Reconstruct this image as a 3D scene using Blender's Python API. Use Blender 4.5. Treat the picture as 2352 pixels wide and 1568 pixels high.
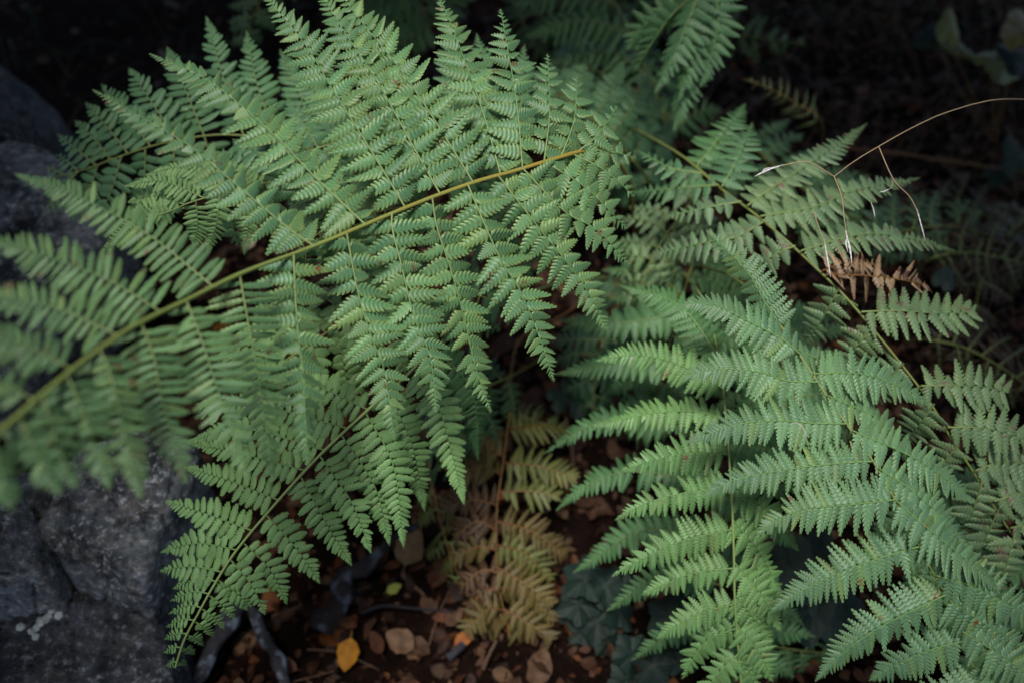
import bpy, math, random
import numpy as np
from mathutils import Vector, Matrix, noise as mnoise

random.seed(7)
rng = np.random.default_rng(7)
scene = bpy.context.scene
for o in list(bpy.data.objects):
    bpy.data.objects.remove(o)
COL = scene.collection

# ------------------------------------------------------------------ camera
CAM_H, PITCH, LENS = 1.25, 50.0, 35.0
cam_data = bpy.data.cameras.new('camera')
cam = bpy.data.objects.new('camera', cam_data)
COL.objects.link(cam)
cam.location = (0, 0, CAM_H)
cam.rotation_euler = (math.radians(90 - PITCH), 0, 0)
cam_data.lens = LENS
cam_data.sensor_width = 36
cam_data.clip_start = 0.02
cam_data.clip_end = 400
cam_data.dof.use_dof = True
cam_data.dof.focus_distance = 0.92
cam_data.dof.aperture_fstop = 2.9
scene.camera = cam

# ------------------------------------------------------------------ sky, sun, exposure
SUN_EL, SUN_AZ = 72.0, 196.0          # azimuth measured clockwise from +Y (the way the camera looks)
world = bpy.data.worlds.new('World')
scene.world = world
world.use_nodes = True
wn = world.node_tree
sky = wn.nodes.new('ShaderNodeTexSky')
sky.sky_type = 'NISHITA'
sky.sun_disc = False
sky.sun_elevation = math.radians(SUN_EL)
sky.sun_rotation = math.radians(SUN_AZ)
sky.dust_density = 3.0
wn.links.new(sky.outputs[0], wn.nodes['Background'].inputs[0])
wn.nodes['Background'].inputs[1].default_value = 0.05
sl = bpy.data.lights.new('sun', 'SUN')
sl.energy = 1.5
sl.angle = math.radians(14)
sl.color = (1.0, 0.965, 0.90)
sun = bpy.data.objects.new('sun', sl)
COL.objects.link(sun)
a, e = math.radians(SUN_AZ), math.radians(SUN_EL)
sdir = Vector((math.sin(a) * math.cos(e), math.cos(a) * math.cos(e), math.sin(e)))
sun.rotation_euler = sdir.to_track_quat('Z', 'Y').to_euler()
vs = scene.view_settings
vs.view_transform = 'Standard'
vs.look = 'None'
vs.exposure = 2.15
vs.gamma = 1.0
vs.use_curve_mapping = False
scene.cycles.use_denoising = True
scene.cycles.max_bounces = 6
scene.cycles.transmission_bounces = 4

# ------------------------------------------------------------------ picture-to-place helpers
VW, VH = 2352.0, 1568.0
FPX = VW * LENS / 36.0
CP, SP = math.cos(math.radians(PITCH)), math.sin(math.radians(PITCH))
RIGHT = np.array([1.0, 0, 0])
FWD = np.array([0, CP, -SP])
UPV = np.array([0, SP, CP])
CAMP = np.array([0, 0, CAM_H])
ZUP = np.array([0, 0, 1.0])


def P(x, y, d):
    return CAMP + d * (FWD + RIGHT * (x - VW / 2) / FPX - UPV * (y - VH / 2) / FPX)


def G(x, y, h=0.0):
    r = FWD + RIGHT * (x - VW / 2) / FPX - UPV * (y - VH / 2) / FPX
    return CAMP + r * ((h - CAM_H) / r[2])


def gdepth(x, y, h=0.0):
    return float(np.dot(G(x, y, h) - CAMP, FWD))


def to_px(p):
    v = np.asarray(p) - CAMP
    d = v @ FWD
    return VW / 2 + FPX * (v @ RIGHT) / d, VH / 2 - FPX * (v @ UPV) / d, d


def unit(v):
    return v / (np.linalg.norm(v, axis=-1, keepdims=True) + 1e-12)


def spline(pts, n):
    """Catmull-Rom through pts, n samples roughly even in length."""
    p = np.asarray(pts, float)
    if len(p) == 2:
        t = np.linspace(0, 1, n)[:, None]
        return p[0] * (1 - t) + p[1] * t
    q = np.vstack([2 * p[0] - p[1], p, 2 * p[-1] - p[-2]])
    out = []
    for i in range(1, len(q) - 2):
        t = np.linspace(0, 1, 24, endpoint=False)[:, None]
        a0, b, c, d = q[i - 1], q[i], q[i + 1], q[i + 2]
        out.append(0.5 * (2 * b + (c - a0) * t + (2 * a0 - 5 * b + 4 * c - d) * t ** 2 + (3 * b - a0 - 3 * c + d) * t ** 3))
    out.append(p[-1:])
    c = np.vstack(out)
    s = np.r_[0, np.cumsum(np.linalg.norm(np.diff(c, axis=0), axis=1))]
    u = np.linspace(0, s[-1], n)
    return np.stack([np.interp(u, s, c[:, k]) for k in range(c.shape[1])], 1)


# ------------------------------------------------------------------ mesh helpers
def mesh_of(name, V, F, mat, attrs=None, smooth=True):
    me = bpy.data.meshes.new(name)
    V = np.asarray(V, np.float32)
    if isinstance(F, np.ndarray):
        k = F.shape[1]
        me.vertices.add(len(V)); me.vertices.foreach_set('co', V.ravel())
        me.loops.add(F.size); me.loops.foreach_set('vertex_index', F.ravel().astype(np.int32))
        me.polygons.add(len(F)); me.polygons.foreach_set('loop_start', np.arange(0, F.size, k, dtype=np.int32))
        me.update(calc_edges=True)
    else:
        me.from_pydata(V.tolist(), [], F)
    if attrs:
        for an, av in attrs.items():
            at = me.attributes.new(an, 'FLOAT', 'POINT')
            at.data.foreach_set('value', np.asarray(av, np.float32).ravel())
    if smooth:
        me.polygons.foreach_set('use_smooth', np.ones(len(me.polygons), bool))
    if mat:
        me.materials.append(mat)
    me.update()
    return me


def obj(name, me, parent=None, loc=None):
    o = bpy.data.objects.new(name, me)
    COL.objects.link(o)
    if parent is not None:
        o.parent = parent
    if loc is not None:
        o.location = loc
    return o


def tag(o, label=None, cat=None, group=None, kind=None):
    if label: o['label'] = label
    if cat: o['category'] = cat
    if group: o['group'] = group
    if kind: o['kind'] = kind
    return o


def thing(name, loc, label, cat, group=None):
    o = obj(name, None, None, loc)
    o.empty_display_size = 0.02
    return tag(o, label, cat, group)


def tube_arrays(c, r, sides=6, flat=1.0):
    c = np.asarray(c, float); n = len(c)
    r = np.broadcast_to(np.asarray(r, float), (n,))
    T = unit(np.gradient(c, axis=0))
    ref = np.array([0.31, 0.2, 0.93])
    A = unit(np.cross(T, ref)); B = np.cross(T, A)
    ang = np.linspace(0, 2 * np.pi, sides, endpoint=False)
    V = c[:, None, :] + r[:, None, None] * (np.cos(ang)[None, :, None] * A[:, None, :] + flat * np.sin(ang)[None, :, None] * B[:, None, :])
    V = V.reshape(-1, 3)
    i = np.arange(n - 1)[:, None] * sides; j = np.arange(sides)[None, :]; k = (j + 1) % sides
    F = np.stack([i + j, i + k, i + sides + k, i + sides + j], -1).reshape(-1, 4)
    along = np.repeat(np.linspace(0, 1, n), sides)
    return V, F, along


# ------------------------------------------------------------------ materials
def new_mat(name):
    m = bpy.data.materials.new(name); m.use_nodes = True
    nt = m.node_tree
    return m, nt, nt.nodes['Principled BSDF'], nt.nodes['Material Output']


def N(nt, t, **kw):
    n = nt.nodes.new(t)
    for k, v in kw.items():
        if k.startswith('i_'):
            key = k[2:]
            n.inputs[int(key) if key.isdigit() else key].default_value = v
        else:
            setattr(n, k, v)
    return n


def mixc(nt, fac, ca, cb, mode='MIX'):
    n = nt.nodes.new('ShaderNodeMix'); n.data_type = 'RGBA'; n.blend_type = mode
    for s, v in ((n.inputs[0], fac), (n.inputs[6], ca), (n.inputs[7], cb)):
        if hasattr(v, 'is_linked') or hasattr(v, 'links'):
            nt.links.new(v, s)
        else:
            s.default_value = v if not isinstance(v, tuple) else (*v, 1)[:4]
    return n.outputs[2]


def ramp(nt, src, stops):
    r = nt.nodes.new('ShaderNodeValToRGB')
    el = r.color_ramp.elements
    while len(el) < len(stops):
        el.new(0.5)
    for e_, (p, c) in zip(el, stops):
        e_.position = p; e_.color = (*c, 1) if len(c) == 3 else c
    nt.links.new(src, r.inputs[0])
    return r.outputs[0]


def pos_noise(nt, scale, detail=3.0, rough=0.55):
    g = nt.nodes.new('ShaderNodeNewGeometry')
    n = N(nt, 'ShaderNodeTexNoise'); n.inputs['Scale'].default_value = scale
    n.inputs['Detail'].default_value = detail; n.inputs['Roughness'].default_value = rough
    nt.links.new(g.outputs['Position'], n.inputs['Vector'])
    return n.outputs[0]


def leaf_mat(name, ca, cb, rim, brown=None, brown_amt=0.0, trans=0.24, rough=0.45, spec=0.34):
    m, nt, bs, out = new_mat(name)
    oi = nt.nodes.new('ShaderNodeObjectInfo')
    n1 = pos_noise(nt, 14.0, 3)
    col = mixc(nt, ramp(nt, n1, [(0.35, (0, 0, 0)), (0.65, (1, 1, 1))]), ca, cb)
    at = N(nt, 'ShaderNodeAttribute'); at.attribute_name = 'rim'
    rr = ramp(nt, at.outputs['Fac'], [(0.35, (0, 0, 0)), (1.0, (0.62, 0.62, 0.62))])
    col = mixc(nt, rr, col, rim)
    hs = nt.nodes.new('ShaderNodeHueSaturation')
    mr = N(nt, 'ShaderNodeMapRange'); mr.inputs['To Min'].default_value = 0.84; mr.inputs['To Max'].default_value = 1.16
    nt.links.new(oi.outputs['Random'], mr.inputs['Value'])
    nt.links.new(mr.outputs[0], hs.inputs['Value'])
    nt.links.new(col, hs.inputs['Color'])
    col = hs.outputs[0]
    if brown:
        nb = pos_noise(nt, 85.0, 4, 0.65)
        th = 0.72 - brown_amt
        col = mixc(nt, ramp(nt, nb, [(th - 0.03, (0, 0, 0)), (th + 0.04, (1, 1, 1))]), col, brown)
    nt.links.new(col, bs.inputs['Base Color'])
    bs.inputs['Roughness'].default_value = rough
    bs.inputs['Specular IOR Level'].default_value = spec
    nf = pos_noise(nt, 900.0, 2)
    bp = N(nt, 'ShaderNodeBump'); bp.inputs['Strength'].default_value = 0.25; bp.inputs['Distance'].default_value = 0.0006
    nt.links.new(nf, bp.inputs['Height']); nt.links.new(bp.outputs[0], bs.inputs['Normal'])
    tr = nt.nodes.new('ShaderNodeBsdfTranslucent')
    tc = mixc(nt, 0.6, col, (0.20, 0.30, 0.05))
    nt.links.new(tc, tr.inputs[0])
    ms = N(nt, 'ShaderNodeMixShader'); ms.inputs[0].default_value = trans
    nt.links.new(bs.outputs[0], ms.inputs[1]); nt.links.new(tr.outputs[0], ms.inputs[2])
    nt.links.new(ms.outputs[0], out.inputs[0])
    return m


def stem_mat(name, c0, c1, rough=0.5, lo=0.30, hi=0.75):
    """colour from the base (along = 0) to the tip (along = 1) of a stalk"""
    m, nt, bs, out = new_mat(name)
    at = N(nt, 'ShaderNodeAttribute'); at.attribute_name = 'along'
    n1 = pos_noise(nt, 60.0, 3)
    add = N(nt, 'ShaderNodeMath', operation='MULTIPLY_ADD'); add.inputs[1].default_value = 0.35; 
    nt.links.new(n1, add.inputs[0]); nt.links.new(at.outputs['Fac'], add.inputs[2])
    col = ramp(nt, add.outputs[0], [(lo, c0), (hi, c1)])
    nt.links.new(col, bs.inputs['Base Color'])
    bs.inputs['Roughness'].default_value = rough
    bs.inputs['Specular IOR Level'].default_value = 0.25
    return m


def litter_mat(name, c0, c1, rough=0.6):
    m, nt, bs, out = new_mat(name)
    oi = nt.nodes.new('ShaderNodeObjectInfo')
    n1 = pos_noise(nt, 90.0, 4)
    col = mixc(nt, ramp(nt, n1, [(0.38, (0, 0, 0)), (0.66, (1, 1, 1))]), c0, c1)
    hs = nt.nodes.new('ShaderNodeHueSaturation')
    mr = N(nt, 'ShaderNodeMapRange'); mr.inputs['To Min'].default_value = 0.55; mr.inputs['To Max'].default_value = 1.4
    nt.links.new(oi.outputs['Random'], mr.inputs['Value']); nt.links.new(mr.outputs[0], hs.inputs['Value'])
    nt.links.new(col, hs.inputs['Color']); nt.links.new(hs.outputs[0], bs.inputs['Base Color'])
    bs.inputs['Roughness'].default_value = rough
    bs.inputs['Specular IOR Level'].default_value = 0.10
    bp = N(nt, 'ShaderNodeBump'); bp.inputs['Strength'].default_value = 0.5; bp.inputs['Distance'].default_value = 0.002
    nt.links.new(pos_noise(nt, 160.0, 3), bp.inputs['Height']); nt.links.new(bp.outputs[0], bs.inputs['Normal'])
    return m


def bark_mat(name, c0, c1, c2, scale=30.0, thr=0.6):
    m, nt, bs, out = new_mat(name)
    n1 = pos_noise(nt, scale * 2.2, 5, 0.65)
    n2 = pos_noise(nt, scale, 4, 0.6)
    col = mixc(nt, n1, c0, c1)
    col = mixc(nt, ramp(nt, n2, [(thr - 0.04, (0, 0, 0)), (thr + 0.04, (1, 1, 1))]), col, c2)
    nt.links.new(col, bs.inputs['Base Color'])
    bs.inputs['Roughness'].default_value = 0.8
    bs.inputs['Specular IOR Level'].default_value = 0.12
    bp = N(nt, 'ShaderNodeBump'); bp.inputs['Strength'].default_value = 0.7; bp.inputs['Distance'].default_value = 0.012
    nt.links.new(n1, bp.inputs['Height']); nt.links.new(bp.outputs[0], bs.inputs['Normal'])
    return m


def rock_mat(name, dark, mid, light, warm):
    m, nt, bs, out = new_mat(name)
    big = pos_noise(nt, 11.0, 5, 0.65)
    grain = pos_noise(nt, 95.0, 6, 0.8)
    med = pos_noise(nt, 32.0, 6, 0.75)
    col = mixc(nt, ramp(nt, big, [(0.42, (0, 0, 0)), (0.60, (1, 1, 1))]), dark, mid)
    col = mixc(nt, ramp(nt, med, [(0.50, (0, 0, 0)), (0.66, (0.85, 0.85, 0.85))]), col, warm)
    col = mixc(nt, ramp(nt, grain, [(0.53, (0, 0, 0)), (0.66, (1, 1, 1))]), col, light)
    col = mixc(nt, ramp(nt, grain, [(0.34, (0.9, 0.9, 0.9)), (0.47, (0, 0, 0))]), col, tuple(x * 0.25 for x in dark))
    nt.links.new(col, bs.inputs['Base Color'])
    bs.inputs['Roughness'].default_value = 0.85
    bs.inputs['Specular IOR Level'].default_value = 0.12
    bp = N(nt, 'ShaderNodeBump'); bp.inputs['Strength'].default_value = 0.8; bp.inputs['Distance'].default_value = 0.006
    add = N(nt, 'ShaderNodeMath', operation='ADD')
    nt.links.new(med, add.inputs[0]); nt.links.new(grain, add.inputs[1])
    nt.links.new(add.outputs[0], bp.inputs['Height']); nt.links.new(bp.outputs[0], bs.inputs['Normal'])
    return m


M_A = leaf_mat('fern_blue_green', (0.058, 0.140, 0.068), (0.085, 0.172, 0.070), (0.178, 0.250, 0.070), (0.10, 0.035, 0.02), 0.065)
M_A2 = leaf_mat('fern_yellowing_green', (0.072, 0.145, 0.060), (0.098, 0.170, 0.058), (0.180, 0.240, 0.066), (0.12, 0.05, 0.02), 0.08)
M_B = leaf_mat('fern_fresh_green', (0.105, 0.200, 0.075), (0.130, 0.235, 0.085), (0.165, 0.275, 0.100), (0.10, 0.05, 0.02), 0.02)
M_C = leaf_mat('fern_grey_green', (0.066, 0.145, 0.076), (0.090, 0.175, 0.080), (0.150, 0.235, 0.088), (0.11, 0.035, 0.025), 0.02)
M_D = leaf_mat('fern_spotted_green', (0.085, 0.150, 0.080), (0.110, 0.175, 0.075), (0.140, 0.205, 0.090), (0.12, 0.075, 0.06), 0.10)
M_E = leaf_mat('fern_leaf_green', (0.0731, 0.1634, 0.0533), (0.0946, 0.1849, 0.0602), (0.1204, 0.2107, 0.0731), (0.10, 0.04, 0.02), 0.02)
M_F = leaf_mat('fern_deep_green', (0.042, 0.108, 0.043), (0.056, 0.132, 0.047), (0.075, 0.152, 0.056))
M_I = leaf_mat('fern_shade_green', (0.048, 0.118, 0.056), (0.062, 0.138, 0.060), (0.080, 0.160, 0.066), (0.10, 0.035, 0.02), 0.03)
M_GO = leaf_mat('fern_ochre', (0.085, 0.064, 0.017), (0.060, 0.042, 0.012), (0.108, 0.084, 0.026), (0.03, 0.013, 0.005), 0.08)
M_GY = leaf_mat('fern_olive_yellow', (0.082, 0.088, 0.020), (0.062, 0.074, 0.018), (0.102, 0.104, 0.028), (0.05, 0.026, 0.008), 0.06)
M_DEAD = leaf_mat('fern_dead_brown', (0.240, 0.165, 0.095), (0.130, 0.068, 0.038), (0.300, 0.215, 0.130), (0.05, 0.02, 0.01), 0.14)
M_DEAD2 = leaf_mat('fern_dull_brown', (0.0680, 0.0352, 0.0160), (0.0400, 0.0192, 0.0096), (0.0880, 0.0512, 0.0240), (0.02, 0.01, 0.006), 0.1)
S_A = stem_mat('rachis_amber_to_green', (0.200, 0.105, 0.010), (0.125, 0.160, 0.040), lo=0.55, hi=0.95)
S_B = stem_mat('rachis_pale_green', (0.1482, 0.1482, 0.0468), (0.1248, 0.1716, 0.0546))
S_O = stem_mat('rachis_olive', (0.1326, 0.0936, 0.0156), (0.1014, 0.1248, 0.0312))
S_BR = stem_mat('rachis_brown', (0.090, 0.035, 0.012), (0.130, 0.075, 0.020))
S_COSTA = stem_mat('costa_pale', (0.118, 0.160, 0.054), (0.074, 0.138, 0.045))
S_COSTA_G = stem_mat('costa_green', (0.085, 0.150, 0.045), (0.070, 0.145, 0.042))
S_COSTA_O = stem_mat('costa_olive', (0.090, 0.120, 0.040), (0.075, 0.115, 0.040))

# ------------------------------------------------------------------ ground and rocks
def ground_h(x, y):
    return 0.022 * mnoise.noise((x * 3.1, y * 3.1, 0.3)) + 0.010 * mnoise.noise((x * 11.0, y * 11.0, 4.0))


def build_ground():
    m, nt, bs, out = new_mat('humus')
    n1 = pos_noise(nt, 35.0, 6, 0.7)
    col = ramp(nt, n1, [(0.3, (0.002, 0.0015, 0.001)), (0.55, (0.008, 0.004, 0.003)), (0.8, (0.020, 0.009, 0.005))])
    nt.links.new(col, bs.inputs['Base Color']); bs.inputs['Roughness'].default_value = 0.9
    bs.inputs['Specular IOR Level'].default_value = 0.03
    bp = N(nt, 'ShaderNodeBump'); bp.inputs['Strength'].default_value = 1.0; bp.inputs['Distance'].default_value = 0.02
    nt.links.new(n1, bp.inputs['Height']); nt.links.new(bp.outputs[0], bs.inputs['Normal'])
    u = np.linspace(-1, 1, 181)
    g = np.sign(u) * (np.abs(u) * 1.6 + np.abs(u) ** 6 * 60)
    X, Y = np.meshgrid(g, g + 1.4, indexing='ij')
    Z = np.array([[ground_h(x, y) for x, y in zip(r1, r2)] for r1, r2 in zip(X, Y)])
    n = len(u)
    V = np.stack([X, Y, Z], -1).reshape(-1, 3)
    i = np.arange(n - 1)[:, None] * n; j = np.arange(n - 1)[None, :]
    F = np.stack([i + j, i + n + j, i + n + j + 1, i + j + 1], -1).reshape(-1, 4)
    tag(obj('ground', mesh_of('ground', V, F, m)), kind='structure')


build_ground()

R_DARK = rock_mat('stone_dark', (0.014, 0.016, 0.021), (0.055, 0.060, 0.070), (0.20, 0.21, 0.23), (0.062, 0.060, 0.058))
R_GREY = rock_mat('stone_grey', (0.022, 0.026, 0.032), (0.125, 0.136, 0.152), (0.36, 0.37, 0.39), (0.130, 0.116, 0.096))
LICHEN = rock_mat('lichen', (0.30, 0.32, 0.32), (0.50, 0.52, 0.52), (0.68, 0.69, 0.68), (0.34, 0.35, 0.33))


def ico(sub):
    import bmesh
    bm = bmesh.new()
    bmesh.ops.create_icosphere(bm, subdivisions=sub, radius=1.0)
    V = np.array([v.co[:] for v in bm.verts]); F = np.array([[v.index for v in f.verts] for f in bm.faces])
    bm.free()
    return V, F


ICO5 = ico(5)
ICO6 = ico(6)
ICO2 = ico(3)


def rock(label, centre, axes, size, seed, mat, planes=16, rough=0.05, soft=14.0, fine=None):
    """a faceted boulder: soft intersection of random planes, roughened. axes: 3 unit rows; size: half extents."""
    r = np.random.default_rng(seed)
    V, F = fine or ICO5
    base = np.vstack([np.eye(3), -np.eye(3)])
    d0 = np.ones(6) * 0.95
    n = unit(r.normal(size=(planes, 3))); d = r.uniform(0.92, 1.22, planes)
    nn = np.vstack([base, n]); dd = np.r_[d0, d]
    q = (V @ nn.T) / dd
    rad = 1.0 / (np.sum(np.maximum(q, 1e-4) ** soft, 1) ** (1.0 / soft))
    W = V * rad[:, None]
    off = r.uniform(0, 50, 3)
    sc = float(np.mean(size))
    dis = np.array([mnoise.fractal(Vector(w * 2.2 + off), 0.9, 2.1, 5) for w in W]) * rough * .6
    for sc_, amp in ((1.25, 1.0), (3.2, .38)):
        for i_, w in enumerate(W):
            q = Vector(w * sc_ + off)
            dd_, pp = mnoise.voronoi(q)
            c_ = pp[0]
            tilt = mnoise.random_unit_vector if False else Vector((math.sin(c_.x * 37.1), math.sin(c_.y * 53.7 + 1), math.sin(c_.z * 71.3 + 2)))
            dis[i_] += rough * amp * (0.9 * tilt.dot(q - c_) + 0.45 * math.sin(c_.x * 91 + c_.y * 57)) 
            e_ = dd_[1] - dd_[0]
            if e_ < .07: dis[i_] -= rough * amp * 1.1 * (1 - e_ / .07)
    W = W + V * dis[:, None]
    W = (W * np.asarray(size)) @ np.asarray(axes)
    return tag(obj('boulder', mesh_of('boulder', W, F, mat), None, tuple(centre)), label, 'rock', 'grey stones beside the ferns')


def axes_z(deg, tilt=0.0, tdir=0.0):
    m = Matrix.Rotation(math.radians(tilt), 3, Vector((math.cos(math.radians(tdir)), math.sin(math.radians(tdir)), 0))) @ Matrix.Rotation(math.radians(deg), 3, 'Z')
    return np.array(m.transposed())


def axes_view(deg):
    """a stone whose long side slants as seen from the path"""
    c_, s_ = math.cos(math.radians(deg)), math.sin(math.radians(deg))
    e1 = c_ * RIGHT - s_ * UPV
    e2 = s_ * RIGHT + c_ * UPV
    return np.stack([e1, e2, np.cross(e1, e2)])


rock('smooth dark grey boulder in the upper corner against the black hollow', P(-120, 352, 1.60), axes_view(54), (0.17, 0.155, 0.20), 3, R_DARK, 8, 0.035, 14)
rock('low grey stone with pale lichen flecks under the blurred fern tip', P(30, 660, 1.42), axes_z(-28, 10, 30), (0.17, 0.17, 0.16), 5, R_GREY, 10, 0.06, 16)
block_rock = rock('square blocky stone with warm brown rim, left of the dark crack', P(66, 1275, 1.17), axes_z(6, 8, 200), (0.062, 0.078, 0.12), 11, R_GREY, 7, 0.075, 20, ICO6)
rock('broad flat grey stone beside the bright low frond, right of the dark crack', P(318, 1248, 1.22), axes_z(-10, 6, 60), (0.070, 0.098, 0.14), 17, R_GREY, 8, 0.07, 18, ICO6)
lower_rock = rock('dark rounded stone with white lichen crust at the bottom corner', P(150, 1580, 1.20), axes_z(24, 8, 20), (0.150, 0.125, 0.13), 23, R_DARK, 8, 0.05, 14, ICO6)

# ------------------------------------------------------------------ fern builder
ENV = {
    'broad': ([0, .06, .2, .45, .7, .88, 1], [.88, 1, .95, .76, .50, .27, .04]),
    'narrow': ([0, .12, .35, .6, .8, .92, 1], [1, .96, .80, .60, .40, .26, .04]),
    'oval': ([0, .15, .4, .65, .85, 1], [.8, .95, 1, .88, .58, .10]),
}


def pinnule_arrays(style, r, lobes=8, notch=0.45, fold=0.10, droop=0.10, rows_per=3):
    xs, ys = ENV[style]
    ks = [(0.0, 0.0, -1.0)]                        # (place along, outward 0 notch .. 1 lobe, relief)
    for l in range(lobes):
        a0 = l / lobes; w = 1.0 / lobes
        if rows_per == 3:
            ks += [(a0 + w * .30, .90, .6), (a0 + w * .72, 1.0, 1.0), (a0 + w * .98, 0.0, -1.0)]
        else:
            ks += [(a0 + w * .5, 1.0, 1.0), (a0 + w * .98, 0.0, -1.0)]
    ks = np.array(ks); k = len(ks); s = ks[:, 0]
    env = np.interp(s, xs, ys)
    fr = np.array([-1, -.52, 0, .52, 1.0])
    bend = r.uniform(-0.16, 0.16)
    V = np.zeros((k, 5, 3)); rim = np.zeros((k, 5)); al = np.zeros((k, 5))
    fd = fold * r.uniform(0.3, 1.7); dr = droop * r.uniform(-0.2, 2.0)
    for c, f in enumerate(fr):
        af = abs(f)
        jj = np.repeat(r.uniform(0.88, 1.10, lobes + 1), rows_per)[:k] if af else 1.0
        dep = notch if af == 1 else notch * 0.12
        V[:, c, 0] = s + (0.75 / lobes) * af ** 1.5 * (0.35 + 0.65 * ks[:, 1])
        V[:, c, 1] = f * env * (1 - dep * (1 - ks[:, 1])) * jj * 0.5 + bend * s ** 2
        rel = 0.0 if af == 0 else (0.022 if af < 1 else 0.040)
        V[:, c, 2] = (-fd * af ** 2 * 0.5 + rel * ks[:, 2]) * (0.4 + 0.6 * env) - dr * s ** 2 + 0.035 * (0 < af < 1) * env
        rim[:, c] = af * (0.6 + 0.4 * ks[:, 1]); al[:, c] = s
    V[-1, :, 0] = np.minimum(V[-1, :, 0], 1.02)
    i = np.arange(k - 1)[:, None] * 5; j = np.arange(4)[None, :]
    F = np.stack([i + j, i + 5 + j, i + 6 + j, i + 1 + j], -1).reshape(-1, 4)
    return V.reshape(-1, 3), F, rim.ravel(), al.ravel()


VAR, VLO = {}, {}
for si, st in enumerate(ENV):
    kw = dict(lobes={'broad': 8, 'narrow': 7, 'oval': 7}[st], notch={'broad': .50, 'narrow': .56, 'oval': .36}[st], fold={'broad': .12, 'narrow': .16, 'oval': .20}[st])
    VAR[st] = [pinnule_arrays(st, np.random.default_rng(100 * si + q), **kw) for q in range(10)]
    VLO[st] = [pinnule_arrays(st, np.random.default_rng(100 * si + q), **{**kw, 'rows_per': 2, 'lobes': 5}) for q in range(10)]
MESHES = {}


def pinnule_mesh(st, v, mat):
    key = (st, v, mat.name)
    if key not in MESHES:
        V, F, rim, al = VAR[st][v]
        MESHES[key] = mesh_of('pinnule', V, F, mat, {'rim': rim, 'along': al})
    return MESHES[key]


PROF = {
    'taper': ([0, .05, .25, .45, .65, .8, .9, 1], [.86, .98, 1, .93, .74, .47, .24, .04]),
    'sharp': ([0, .1, .3, .5, .7, .85, .93, 1], [.80, .95, 1, .88, .62, .34, .17, .03]),
    'round': ([0, .1, .3, .6, .82, .93, 1], [.72, .9, 1, 1, .92, .72, .40]),
    'blunt': ([0, .1, .3, .55, .75, .9, 1], [.75, .92, 1, .95, .84, .60, .22]),
}


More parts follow.
